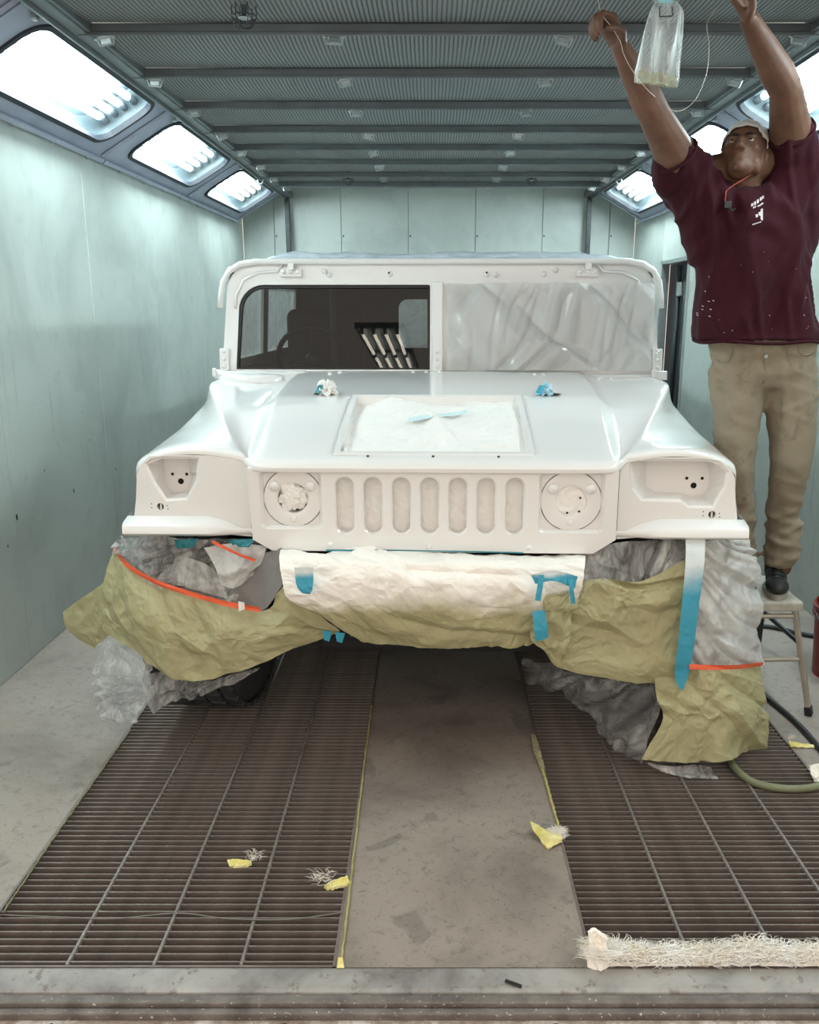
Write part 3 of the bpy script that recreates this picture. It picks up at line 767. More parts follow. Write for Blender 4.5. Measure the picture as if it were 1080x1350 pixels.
for lp, nm in ((Lg, 'dark'), (Rg, 'film')):
    si = inset2(lp, .014)
    m = MB(); n = len(lp); m.add([WP(.010)(*q) for q in lp] + [WP(.010)(*q) for q in si], [(i, (i + 1) % n, n + (i + 1) % n, n + i) for i in range(n)]); m.wall(si, WP(.010), WP(.03)); m.build('window_seal', M['seal'] if nm == 'dark' else M['paint'], ws, local=True)
    m = MB(); m.poly(lp, [], WP(.022)); m.build('glass_pane', M['glass'], ws, local=True)
m = MB(); m.box(wu(570), wu(584), -.022, .012, 0, WH - .085, Matrix.Translation(WB) @ Matrix.Rotation(-math.atan2(wdir.y, wdir.z), 4, 'X')); m.build('center_post', M['paint'], ws, bevel=.006, local=True)
RX = Matrix.Translation(WB) @ Matrix.Rotation(-math.atan2(wdir.y, wdir.z), 4, 'X')
# drip rail round the top
path = [(-1.03, .30), (-1.025, .36), (-1.015, .42), (-.985, .47), (-.93, .502), (-.85, .512)] + [(-.85 + 1.71 * t / 8, .514) for t in range(1, 9)] + [(.94, .502), (.99, .47), (1.018, .42), (1.026, .36), (1.03, .30)]
m = MB(); m.tube([RX @ Vector((a, -.012, b)) for a, b in path], .014, 8, flat=1.0); m.build('drip_rail', M['paint'], ws, smooth=True, local=True)
path2 = [(-.96, .30), (-.955, .36), (-.92, .43), (-.85, .465), (-.76, .47), (-.735, .50)]
for sg in (-1, 1):
    m = MB(); m.tube([RX @ Vector((a * -sg if sg > 0 else a, -.004, b)) for a, b in path2], .007, 6); m.build('corner_bead', M['paint'], ws, smooth=True, local=True)
# hinge blocks, small fittings on the header, corner hinges
for px in (384, 772):
    u = wu(px); v = wv(358)
    m = MB(); m.box(u - .05, u + .05, -.018, .004, v - .024, v + .014, RX)
    for k in (-.032, 0, .032): m.lathe([(0, .012), (.008, .011), (.011, 0)], 8, RX @ Matrix.Translation((u + k, -.018, v - .003)) @ Matrix.Rotation(math.pi / 2, 4, 'X'))
    m.box(u - .012, u + .016, -.034, -.014, v + .004, v + .034, RX)
    m.build('header_hinge', M['paint'], ws, bevel=.003, local=True)
for px, py in ((428, 357), (434, 362), (514, 361), (641, 361), (653, 362), (716, 361), (731, 356)):
    m = MB(); m.lathe([(0, .014), (.008, .012), (.013, .004), (.014, 0)], 10, RX @ Matrix.Translation((wu(px), 0, wv(py))) @ Matrix.Rotation(math.pi / 2, 4, 'X')); m.build('header_fitting', M['paint'], ws, smooth=True, local=True)
for px, py in ((513, 360), (641, 360)):
    m = MB(); m.lathe([(0, 0), (.005, 0)], 8, RX @ Matrix.Translation((wu(px), -.0145, wv(py))) @ Matrix.Rotation(math.pi / 2, 4, 'X')); m.build('fitting_hole', M['hole'], ws, local=True)
for u, n in ((-1.015, 3), (1.02, 3), (wu(577), 3)):
    m = MB(); m.box(u - .022, u + .022, -.020, .004, .012, .115, RX)
    for k in range(n): m.lathe([(0, .010), (.007, .009), (.010, 0)], 8, RX @ Matrix.Translation((u, -.020, .03 + k * .034)) @ Matrix.Rotation(math.pi / 2, 4, 'X'))
    m.build('corner_hinge', M['paint'], ws, bevel=.003, local=True)
for u in (-1.03, 1.035):
    m = MB(); m.box(u - .03, u + .03, -.03, .02, -.03, .012, RX); m.box(u - .04, u - .02, -.034, .02, -.02, .02, RX); m.build('hinge_foot', M['paint'], ws, bevel=.004, local=True)
# cowl
m = MB(); m.box(-1.04, -.62, 1.17, 1.26, 1.22, 1.338); m.box(-1.04, 1.05, 1.215, 1.30, 1.15, 1.326); m.build('cowl', M['paint'], truck, bevel=.012, local=True)
m = MB()
rows = [[(u, 1.10 + .03 * 0, h) for u, h in ((-1.02, 1.30), (-.80, 1.30))]]
m.lathe([(0, .018), (.085, .016), (.10, .008), (.102, -.02)], 20, Matrix.Translation((-.86, 1.10, 1.315)) @ Matrix.Diagonal((1.5, .7, 1, 1))); m.build('cowl_blister', M['paint'], hood, smooth=True)

# --- cab body and interior
cb = empty('cab', (0, 0, 0)); cb.parent = truck
m = MB()
for sg in (-1, 1):
    lo = [(1.25, .72), (3.05, .72), (3.05, 1.34), (1.25, 1.34)]
    m.poly(lo, [], lambda a, b: (sg * 1.05, a, b)); m.wall(lo, lambda a, b: (sg * 1.05, a, b), lambda a, b: (sg * .99, a, b))
m.build('door_skin', M['paint'], cb, local=True)
for sg in (-1, 1):
    m = MB(); o = [(1.28, 1.34), (3.05, 1.34), (3.05, 1.80), (1.36, 1.80)]; hs = [[(1.40, 1.38), (1.98, 1.38), (1.98, 1.74), (1.46, 1.74)], [(2.10, 1.38), (2.95, 1.38), (2.95, 1.74), (2.10, 1.74)]]
    t3 = lambda a, b: (sg * (1.03 - (b - 1.34) * .06), a, b); t4 = lambda a, b: (sg * (1.0 - (b - 1.34) * .06), a, b)
    m.poly(o, hs, t3); m.poly(o, hs, t4)
    for h in hs: m.wall(h, t3, t4)
    m.build('door_upper', M['paint'] if sg > 0 else M['paint'], cb, local=True)
    for h in hs:
        m = MB(); m.poly(h, [], lambda a, b: (sg * (1.015 - (b - 1.34) * .06), a, b)); m.build('side_window_film', M['film_side'], cb, local=True)
m = MB(); m.box(-1.0, 1.0, 1.31, 3.05, 1.79, 1.815); m.build('roof', M['paint'], cb, bevel=.008, local=True)
m = MB(); m.box(-.98, .98, 1.33, 3.04, 1.775, 1.788); m.build('headliner', M['cabin'], cb, local=True)
rw = [(-1.0, .72), (1.0, .72), (1.0, 1.79), (-1.0, 1.79)]; rh_ = rrect(-.30, .62, 1.36, 1.68, .06)
m = MB(); m.poly(rw, [rh_], lambda a, b: (a, 3.02, b)); m.build('rear_bulkhead', M['cabin'], cb, local=True)
m = MB(); m.poly(rh_, [], lambda a, b: (a, 3.03, b)); m.build('rear_window_film', M['film_side'], cb, local=True)
m = MB(); m.box(-.98, .98, 1.28, 1.62, 1.18, 1.30); m.build('dashboard', M['cabin'], cb, bevel=.02, local=True)
m = MB(); m.box(-1.0, 1.0, 1.3, 3.02, .72, .76); m.build('cab_floor', M['cabin'], cb, local=True)
swm = Matrix.Translation((-.66, 1.68, 1.36)) @ Matrix.Rotation(math.radians(-62), 4, 'X')
m = MB(); m.tube([swm @ Vector((.19 * math.cos(t), .19 * math.sin(t), 0)) for t in np.linspace(0, 2 * math.pi, 33)], .014, 8, False)
for t in (.3, 2.84, 4.71): m.tube([swm @ Vector((0, 0, -.03)), swm @ Vector((.19 * math.cos(t), .19 * math.sin(t), 0))], .012, 6)
m.cyl(swm @ Vector((0, 0, -.05)), swm @ Vector((0, 0, 0)), .05, 12); m.build('steering_wheel', M['black'], cb, smooth=True, local=True)
for u in (-.66, .66):
    m = MB(); m.box(u - .22, u + .22, 2.05, 2.20, 1.0, 1.62, Matrix.Identity(4)); m.build('seat_back', M['cabin'], cb, bevel=.05, bseg=3, local=True)
    m = MB(); m.box(u - .23, u + .23, 1.72, 2.10, .80, 1.0); m.build('seat_base', M['cabin'], cb, bevel=.04, bseg=3, local=True)
m = MB(); m.box(-.36, .36, 1.62, 2.9, .76, 1.12); m.build('center_tunnel', M['cabin'], cb, bevel=.03, local=True)
m = MB(); m.cyl((-.60, 2.0, .8), (-.60, 2.0, 1.78), .02, 8); m.build('roll_bar', M['cabgrey'], cb, local=True)
# rear body and underside
m = MB(); m.box(-1.04, 1.04, 3.06, 4.45, .75, 1.38); m.build('cargo_bed', M['paint'], truck, bevel=.02, local=True)
m = MB(); m.box(-.42, .42, .05, 4.3, .42, .62); m.box(-1.0, 1.0, 1.3, 4.4, .60, .74); m.box(-.60, .60, .10, 1.2, .62, .95); m.build('chassis', M['under'], truck, bevel=.02, local=True)
for d in (.55, 3.85):
    m = MB(); m.cyl((-.85, d, .48), (.85, d, .48), .06, 12); m.box(-.8, -.3, d - .12, d + .12, .36, .42); m.box(.3, .8, d - .12, d + .12, .36, .42); m.build('axle', M['under'], truck, local=True)
m = MB(); m.box(-.38, .42, -.10, .02, .56, .78); m.build('bumper_beam', M['under'], truck, bevel=.02, local=True)

# --- wheels
def tyre_mesh():
    m = MB(); R = .47; wd = .155
    prof = [(.22, -wd * .7), (.26, -wd), (.38, -wd * 1.04), (.435, -wd * .95), (.452, -wd * .80), (.452, wd * .80), (.435, wd * .95), (.38, wd * 1.04), (.26, wd), (.22, wd * .7)]
    m.lathe(prof, 40); return m
def tread_mesh():
    m = MB(); N = 34; wd = .155
    lanes = [(-.155, -.108, 0, .30), (-.098, -.040, .5, .18), (-.030, .030, .0, -.16), (.040, .098, .5, -.2), (.108, .155, 0, -.3)]
    for k in range(N):
        for a, b, sh, sk in lanes:
            v = []
            for r in (.449, .470 if abs(a + b) < .2 else .466):
                for z in (a, b):
                    for e in (-.41, .41):
                        t = 2 * math.pi * (k + sh + e * (1 if r < .46 else .92) + sk * (1 if z == b else -1) * .5) / N
                        v.append((r * math.cos(t), r * math.sin(t), z))
            m.add(v, [(0, 1, 3, 2), (4, 6, 7, 5), (0, 4, 5, 1), (2, 3, 7, 6), (0, 2, 6, 4), (1, 5, 7, 3)])
    return m
tm, dm_, rm_ = tyre_mesh(), tread_mesh(), MB()
rm_.lathe([(.0, .06), (.08, .06), (.10, .09), (.20, .05), (.225, .10), (.225, -.10), (.0, -.10)], 24)
first = None
for d in (.55, 3.85):
    for sg in (-1, 1):
        wr = bpy.data.objects.new('wheel', None); COL.objects.link(wr); wr.parent = truck; LOC[wr] = Vector((0, 0, 0))
        wr.location = (sg * .90, d, .470); wr.rotation_euler = (0, sg * math.pi / 2, .0 if d > 1 else -.06)
        if first is None:
            first = [tm.build('tyre', M['rubber'], wr, smooth=True, local=True), dm_.build('tread', M['rubber'], wr, local=True), rm_.build('rim', M['zinc'], wr, smooth=True, local=True)]
        else:
            for o in first: c = o.copy(); COL.objects.link(c); c.parent = wr
# ------------------------------------------------------------------ masking paper, film and tape
def mat_paper(name, col, over=None, lo=.5, hi=.75):
    k = Nd(name); co = k.coord('Generated'); ob = k.coord('Object')
    n = k.noise(ob, 6, 4, .6); c = k.ramp(n, [(.3, tuple(x * .88 for x in col[:3]) + (1,)), (.7, col)])
    if over:
        sx = k.n('ShaderNodeSeparateXYZ'); k.l(co, sx.inputs[0])
        z = k.math('ADD', sx.outputs[2], k.math('MULTIPLY', k.math('SUBTRACT', k.noise(ob, 5, 4, .6), .5), .55))
        c = k.mix(k.ramp(z, [(lo, (0, 0, 0, 1)), (hi, (1, 1, 1, 1))]), c, over)
    k.base(c); k.set(Roughness=.62); k.bump(k.noise(ob, 25, 4, .65), .25, .004)
    return k.m
KR = lin(172, 167, 128)
M['kraft'] = mat_paper('olive_masking_paper', KR)
M['kraft_over'] = mat_paper('oversprayed_masking_paper', KR, lin(236, 232, 225), .42, .66)
M['tape_over'] = mat_paper('oversprayed_blue_tape', lin(62, 158, 186), lin(206, 214, 214), .62, .85)
def strip(name, pts, w, mat, parent, n=30, amp=.0015, seed=3, horiz=False, **kw):
    """tape: pts along, width w (px-free, metres) across the facing direction"""
    c = catmull([tuple(p) for p in pts], n); rows = [[], []]
    for i in range(n):
        t = c[min(i + 1, n - 1)] - c[max(i - 1, 0)]; t /= np.linalg.norm(t); f = np.array([0, -1, .0]); a = np.cross(t, f); a /= np.linalg.norm(a)
        for k, s_ in enumerate((-1, 1)): rows[k].append(c[i] + a * s_ * w / 2)
    A = np.stack([np.array(rows[0]), (np.array(rows[0]) + np.array(rows[1])) / 2, np.array(rows[1])])
    A[:, :, 1] += (smooth_noise(np.stack([np.arange(n * 3) * .02, np.zeros(n * 3)], 1), .05, seed) * amp).reshape(3, n)
    m = MB(); m.grid([[tuple(q) for q in r] for r in A]); return m.build(name, mat, parent, fix=False, **kw)
def rows_px(rs): return [[P(*q) for q in r] for r in rs]
CR = ((.20, .020), (.08, .010), (.03, .0030))

# left wheel skirt
ap = sheet('masking_paper', rows_px([
    [(150, 722, 2.99), (170, 745, 2.88), (205, 766, 2.79), (255, 783, 2.75), (300, 795, 2.73), (345, 803, 2.70), (376, 768, 2.64)],
    [(142, 765, 2.99), (165, 785, 2.86), (205, 805, 2.75), (255, 820, 2.71), (305, 828, 2.69), (350, 825, 2.67), (388, 796, 2.63)],
    [(136, 800, 3.00), (160, 825, 2.85), (205, 845, 2.73), (255, 855, 2.69), (310, 855, 2.68), (360, 842, 2.67), (410, 818, 2.64)],
    [(138, 830, 3.00), (175, 862, 2.84), (213, 890, 2.75), (262, 899, 2.72), (325, 884, 2.70), (385, 862, 2.69), (442, 838, 2.67)]]),
    M['kraft'], 120, 64, CR, 5, streak=((-62, .10, .010), (-35, .14, .008)),
    label='olive masking paper skirt with an orange top edge wrapped over a wheel showing bare tread', cat='masking paper')
strip('orange_tape', [P(x, y, Y - .012) for x, y, Y in ((150, 724, 2.985), (168, 745, 2.875), (205, 767, 2.785), (255, 784, 2.742), (300, 796, 2.722), (343, 804, 2.695))], .018, M['orange_tape'], ap)
sheet('paper_flap', rows_px([[(82, 807, 3.12), (108, 788, 3.06), (140, 766, 2.98)], [(90, 832, 3.10), (116, 818, 3.04), (142, 800, 2.97)], [(122, 857, 3.06), (130, 848, 3.02), (150, 834, 2.95)]]),
      M['kraft'], 24, 24, ((.12, .012), (.05, .005)), 9, ap)
sheet('paper_fold', rows_px([[(376, 768, 2.62), (392, 790, 2.60), (425, 815, 2.61), (448, 832, 2.63)], [(360, 800, 2.64), (385, 812, 2.62), (415, 828, 2.63), (444, 838, 2.65)]]),
      M['kraft'], 26, 10, ((.08, .010), (.03, .003)), 19, ap)
for x, y in ((432, 836), (449, 838)):
    sheet('blue_tape', rows_px([[(x - 7, y - 5, 2.63), (x + 6, y - 3, 2.63)], [(x - 5, y + 8, 2.64), (x + 2, y + 10, 2.64)]]), M['blue_tape'], 6, 6, ((.04, .003),), 3, ap)
sheet('paper_scrap', rows_px([[(314, 793, 2.67), (322, 794, 2.67)], [(315, 806, 2.67), (323, 803, 2.67)]]), M['film_white'], 6, 6, ((.03, .003),), 4, ap)

# films round the left wheel
fl = sheet('masking_film', rows_px([
    [(160, 704, 2.84), (215, 708, 2.80), (280, 710, 2.80), (350, 714, 2.79)],
    [(152, 716, 2.94), (200, 740, 2.83), (270, 752, 2.80), (352, 752, 2.79)],
    [(152, 728, 2.99), (190, 765, 2.83), (258, 790, 2.78), (352, 808, 2.75)]]),
    M['film_clear'], 110, 60, ((.12, .010), (.05, .003)), 31, streak=((40, .045, .018), (60, .03, .008)), smooth=True,
    label='bunched clear film stuffed between the fender lip and the orange-edged paper skirt', cat='plastic film')
sheet('film_bundle', rows_px([[(268, 722, 2.76), (310, 716, 2.76), (352, 720, 2.76)], [(285, 752, 2.73), (318, 745, 2.73), (345, 742, 2.75)], [(290, 772, 2.74), (310, 775, 2.74), (334, 760, 2.76)]]),
      M['film_side'], 40, 30, ((.09, .016), (.04, .006)), 33, fl, smooth=True)
sheet('film_bundle', rows_px([[(222, 745, 2.79), (240, 735, 2.78), (266, 742, 2.77), (290, 756, 2.77)], [(205, 765, 2.79), (235, 772, 2.77), (265, 780, 2.76), (300, 790, 2.76)]]),
      M['film_clear'], 40, 24, ((.07, .014), (.03, .006)), 35, fl, smooth=True)
sheet('grey_paper', rows_px([[(330, 735, 2.775), (372, 722, 2.74)], [(300, 790, 2.765), (345, 805, 2.73), (372, 770, 2.70)]]), simple('grey_masking_paper', lin(128, 126, 124), .7), 24, 20, ((.12, .008),), 37, fl)
for a in ([(228, 712, 2.77), (262, 710, 2.76), (232, 724, 2.77), (254, 722, 2.76)], [(298, 712, 2.76), (338, 710, 2.75), (302, 722, 2.76), (328, 721, 2.75)]):
    sheet('teal_tape', rows_px([a[:2], a[2:]]), M['teal_tape'], 16, 10, ((.05, .012), (.02, .004)), 41, fl)
strip('orange_tape', [P(280, 714, 2.748), P(300, 724, 2.735), P(320, 733, 2.73), P(337, 739, 2.735)], .010, M['orange_tape'], fl, 14)
fl2 = sheet('masking_film', rows_px([
    [(136, 838, 3.02), (165, 858, 2.90), (200, 880, 2.84)],
    [(126, 885, 3.00), (160, 895, 2.92), (196, 905, 2.86)],
    [(128, 925, 2.98), (160, 925, 2.92), (188, 925, 2.87)],
    [(132, 946, 2.98), (160, 950, 2.93), (186, 950, 2.88)]]), M['film_clear'], 54, 80, ((.14, .016), (.05, .004)), 51, streak=((75, .05, .016), (100, .03, .006)), smooth=True,
    label='loose clear film hanging to the floor beside the bare tyre tread', cat='plastic film')
fl3 = sheet('masking_film', rows_px([
    [(182, 880, 2.84), (225, 892, 2.80), (280, 895, 2.78), (345, 878, 2.77)],
    [(186, 905, 2.84), (222, 912, 2.80), (270, 910, 2.78), (335, 888, 2.77)],
    [(200, 944, 2.84), (222, 928, 2.81), (268, 918, 2.79), (318, 898, 2.78)]]), M['film_clear'], 90, 50, ((.12, .012), (.04, .003)), 53, streak=((25, .04, .014), (60, .03, .006)), smooth=True,
    label='crinkled clear film sagging below the orange-edged paper skirt over the bare tyre', cat='plastic film')

# bumper wrap
bp = sheet('masking_paper', rows_px([
    [(370, 725, 2.74), (470, 724, 2.74), (567, 725, 2.74), (670, 727, 2.74), (772, 729, 2.74)],
    [(368, 738, 2.62), (470, 735, 2.61), (567, 736, 2.60), (670, 738, 2.61), (772, 742, 2.62)],
    [(372, 764, 2.58), (470, 760, 2.56), (567, 760, 2.55), (670, 760, 2.56), (770, 764, 2.59)],
    [(380, 788, 2.58), (470, 792, 2.56), (567, 794, 2.55), (670, 794, 2.56), (762, 792, 2.60)],
    [(408, 806, 2.60), (475, 822, 2.58), (567, 826, 2.57), (665, 826, 2.58), (740, 822, 2.62)],
    [(452, 836, 2.66), (490, 850, 2.64), (567, 854, 2.63), (650, 854, 2.63), (712, 850, 2.66)]]),
    M['kraft_over'], 150, 64, ((.22, .016), (.08, .009), (.03, .0028)), 61, streak=((-70, .10, .008),),
    label='masking paper wrapped over the bumper, white with overspray along its top', cat='masking paper')
sheet('blue_tape', rows_px([[(388, 748, 2.545), (414, 748, 2.54)], [(391, 772, 2.54), (412, 776, 2.535)], [(398, 782, 2.54), (408, 784, 2.54)]]), M['tape_over'], 14, 16, ((.04, .004),), 63, bp)
sheet('blue_tape', rows_px([[(700, 758, 2.53), (730, 752, 2.53), (762, 760, 2.55)], [(706, 770, 2.53), (730, 766, 2.525), (758, 776, 2.55)]]), M['tape_over'], 30, 12, ((.04, .006),), 65, bp)
strip('blue_tape', [P(714, 758, 2.522), P(712, 775, 2.52), P(709, 792, 2.525)], .018, M['blue_tape'], bp, 10)
strip('blue_tape', [P(752, 764, 2.535), P(754, 780, 2.535), P(756, 796, 2.55)], .014, M['blue_tape'], bp, 10)
strip('teal_tape', [P(430, 725.5, 2.70), P(520, 725.5, 2.70), P(600, 727, 2.70), P(690, 729, 2.70)], .005, M['teal_tape'], bp, 20)
# crumpled paper at the end of the bumper
be = sheet('masking_paper', rows_px([[(712, 786, 2.575), (740, 782, 2.57), (770, 772, 2.63)], [(700, 815, 2.58), (728, 815, 2.56), (760, 808, 2.62)], [(700, 842, 2.60), (725, 850, 2.60), (752, 848, 2.64)], [(712, 856, 2.63), (730, 872, 2.64), (742, 876, 2.66)]]),
    M['kraft'], 44, 50, ((.09, .022), (.04, .008)), 71, label='crumpled olive paper with a short blue tape at the bumper end', cat='masking paper')
sheet('blue_tape', rows_px([[(702, 806, 2.525), (718, 804, 2.52)], [(704, 828, 2.525), (722, 826, 2.52)], [(706, 846, 2.54), (723, 841, 2.535)]]), M['blue_tape'], 12, 16, ((.05, .004),), 73, be)

# right wheel
pc = sheet('masking_paper', rows_px([
    [(768, 764, 2.68), (800, 763, 2.70), (845, 765, 2.71), (902, 738, 2.71)],
    [(757, 800, 2.67), (800, 800, 2.69), (850, 800, 2.70), (904, 790, 2.70)],
    [(738, 842, 2.67), (790, 850, 2.68), (845, 860, 2.70), (902, 850, 2.70)],
    [(718, 860, 2.67), (742, 884, 2.69), (830, 900, 2.71), (898, 910, 2.71)]]), M['kraft'], 90, 64, CR, 81, streak=((-75, .10, .012),),
    label='olive masking paper panel taped with one long blue strip beside the milky film', cat='masking paper')
sheet('blue_tape', rows_px([[(904, 700, 2.72), (930, 700, 2.72)], [(904, 740, 2.665), (929, 740, 2.665)], [(899, 800, 2.65), (922, 800, 2.655)], [(893, 860, 2.655), (914, 860, 2.66)], [(890, 890, 2.67), (908, 888, 2.67)], [(896, 908, 2.67), (901, 910, 2.67)]]),
      M['tape_over'], 10, 60, ((.05, .003),), 83, pc)
fr = sheet('masking_film', rows_px([
    [(912, 712, 2.76), (950, 712, 2.78), (986, 708, 2.90)],
    [(915, 760, 2.72), (955, 760, 2.735), (1000, 752, 2.88)],
    [(910, 820, 2.70), (955, 825, 2.715), (1005, 815, 2.87)],
    [(908, 880, 2.70), (955, 884, 2.71), (1007, 876, 2.87)]]), M['film_side'], 60, 110, ((.12, .012), (.04, .004)), 91, streak=((-62, .035, .013), (-48, .06, .010)), smooth=True,
    label='milky pleated film stretched over the wheel next to the long blue tape', cat='plastic film')
pd = sheet('masking_paper', rows_px([
    [(862, 884, 2.735), (915, 882, 2.695), (960, 880, 2.70), (1006, 875, 2.86)],
    [(866, 920, 2.70), (915, 920, 2.68), (965, 918, 2.69), (1008, 910, 2.86)],
    [(874, 950, 2.68), (920, 955, 2.66), (970, 950, 2.68), (1011, 945, 2.86)],
    [(846, 1002, 2.665), (905, 1008, 2.65), (965, 1000, 2.68), (1012, 988, 2.86)]]), M['kraft'], 80, 70, CR, 101, streak=((-55, .1, .010),),
    label='olive masking paper hanging to the grate below an orange tape line', cat='masking paper')
strip('orange_tape', [P(909, 879, 2.660), P(955, 880, 2.655), P(985, 878, 2.72), P(1006, 875.5, 2.825)], .017, M['orange_tape'], pd, 20)
ft = sheet('masking_film', rows_px([
    [(772, 728, 2.74), (810, 716, 2.76), (860, 712, 2.77), (910, 712, 2.76)],
    [(772, 752, 2.71), (815, 742, 2.74), (860, 740, 2.74), (908, 735, 2.74)],
    [(770, 768, 2.69), (815, 770, 2.72), (862, 766, 2.72), (905, 742, 2.72)]]), M['film_clear'], 90, 44, ((.1, .012), (.04, .003)), 111, streak=((15, .05, .014),), smooth=True,
    label='thin grey film between the grille corner and the taped olive paper panel', cat='plastic film')
fd = sheet('masking_film', rows_px([
    [(690, 866, 3.02), (735, 880, 2.84), (790, 892, 2.78), (868, 902, 2.75)],
    [(688, 888, 3.04), (738, 905, 2.88), (792, 928, 2.78), (870, 938, 2.72)],
    [(705, 904, 3.05), (765, 925, 2.90), (792, 962, 2.78), (852, 978, 2.70)],
    [(735, 912, 3.05), (782, 945, 2.90), (806, 985, 2.79), (846, 1008, 2.68)]]), M['film_dark'], 110, 90, ((.16, .022), (.06, .003)), 121, streak=((60, .06, .02), (30, .04, .010)), smooth=True,
    label='thin dusty film bunched over the tyre behind the hanging olive paper', cat='plastic film')
sheet('film_tail', [[Vector(PZ(x, y, z)) for x, y, z in r] for r in ([(852, 1006, .05), (885, 1010, .04), (915, 1008, .03), (938, 1012, .02)], [(866, 1016, .02), (890, 1022, .015), (918, 1026, .012), (948, 1026, .008)])],
      M['film_clear'], 40, 14, ((.05, .012), (.02, .005)), 123, fd, smooth=True)

# hood opening, slots, lamps, glass, roof
def hpC(u, d, dz): return C(*hp(u, d, dz))
fh = sheet('masking_film', [[hpC(u, d, -.018) for u in (-.325, -.1, .1, .325)] for d in (.04, .22, .42, .60)], M['film_white'], 80, 70, ((.20, .012), (.08, .007), (.03, .0015)), 131,
    streak=((15, .16, .012),), label='oversprayed white film sagging in the square hood opening', cat='plastic film')
sheet('blue_tape', [[hpC(-.10, .36, -.012), hpC(.05, .40, -.006), hpC(.12, .43, -.004)], [hpC(-.10, .40, -.010), hpC(.05, .43, -.004), hpC(.12, .46, -.003)]], simple('oversprayed_tape', lin(200, 222, 224), .5), 30, 8, ((.05, .006),), 133, fh)
fs = sheet('masking_film', [[C(u, .022, h) for u in (-.34, -.1, .1, .34)] for h in (FH(622), FH(665), FH(709))], M['film_white'], 150, 50, ((.07, .006), (.03, .0025)), 141,
    label='wrinkled white film showing through the seven grille slots', cat='plastic film')
cu, ch_ = FU(384), FH(655)
q = C(cu, .004, ch_)
film_blob('masking_film', q, (.050, .024, .052), M['film_white'], 3.3, .42, label='scrunched white film wad plugging the headlight hole', cat='plastic film')
cu, ch_ = FU(752), FH(659)
rows = []
for i in range(9):
    rr = .056 * i / 8; rows.append([C(cu + rr * math.cos(t), -.002 - .004 * math.sin(i * 1.3 + 3 * t) * (i / 8), ch_ + rr * math.sin(t)) for t in np.linspace(0, 2 * math.pi, 33)])
m = MB(); m.grid([[tuple(q) for q in r] for r in rows]); fdsc = m.build('masking_film', M['film_white'], fix=False, smooth=True, label='smooth white film disc stretched over the headlight hole', cat='plastic film')
for du, dh in ((.03, .012), (.028, -.035), (-.012, -.04)):
    mm = MB(); mm.lathe([(0, 0), (.004, 0)], 7, Matrix.Translation(C(cu + du, -.010, ch_ + dh)) @ Matrix.Rotation(math.pi / 2, 4, 'X')); mm.build('tear', M['hole'], fdsc)
def CW(u, v, off): 
    q = WP(off)(u, v); return C(q.x, q.y, q.z)
k = Nd('windshield_masking_film'); co = k.coord(); 
fw = sheet('masking_film', [[CW(u, v, -.022) for u in np.linspace(wu(590), wu(860), 5)] for v in (wv(374), wv(400), wv(440), wv(465), wv(488))],
    mat_film('windshield_film', lin(226, 225, 223), .93, 7, .97, 1.03, .22), 160, 90, ((.25, .005),), 151, streak=((35, .08, .010), (-40, .09, .010), (10, .05, .004)), smooth=True,
    label='oversprayed masking film stretched over one windshield half', cat='plastic film')
fr_ = []
for d, h in ((1.33, 1.826), (1.36, 1.856), (1.50, 1.884), (2.0, 1.905), (2.6, 1.88), (2.98, 1.83)):
    fr_.append([C(u, d, h - (0 if abs(u) < .75 else (.035 if d > 1.35 else .0)) + .006 * math.sin(u * 7)) for u in (-.90, -.72, -.4, 0, .4, .72, .90)])
rf = sheet('masking_film', fr_, mat_film('roof_film', lin(205, 214, 222), .72, 6, .7, 1.25, .2, (1, 3, 3)), 120, 60, ((.25, .006), (.08, .003)), 161, streak=((5, .12, .005),), smooth=True,
    label='bluish masking film covering the cab roof', cat='plastic film')
strip('blue_tape', [C(u, 1.322, 1.830) for u in (-.72, -.4, 0, .4, .72)], .014, simple('pale_blue_tape', lin(140, 186, 208), .5), rf, 40)
for px, py, sz, mt, lab, sd in ((426, 521, (.040, .045, .038), 'film_white', 'teal-streaked film wad stuffed in the hood latch hole over the wadded headlight', 5.1), (719, 522, (.032, .04, .034), 'blue_tape', 'pale blue tape wad stuffed in the hood latch hole over the smooth headlight disc', 8.7)):
    u = (px - VPX) / 330. - .02; d = .66; b = C(u, d, pl(list(zip(dc, hc)), d) + .012)
    w = film_blob('tape_plug', b, sz, M[mt] if mt == 'film_white' else simple('faded_blue_tape', lin(165, 206, 220), .5), sd, .55, 14, label=lab, cat='plug')
    sheet('tape_end', [[b + Vector((-.045, -.03, .0)), b + Vector((-.02, -.045, -.005))], [b + Vector((-.03, -.035, .03)), b + Vector((-.01, -.04, .03))]], M['teal_tape'] if mt == 'film_white' else M['blue_tape'], 8, 8, ((.03, .008),), 7, w)
    m = MB(); m.lathe([(0, 0), (.05, 0)], 20, Matrix.Translation((u + (.012 if px > 500 else -.004), d - .01, pl(list(zip(dc, hc)), d) + .0045)) @ Matrix.Rotation(.09, 4, 'X') @ Matrix.Diagonal((1, .5, 1, 1))); m.build('latch_hole', M['hole'], hood)
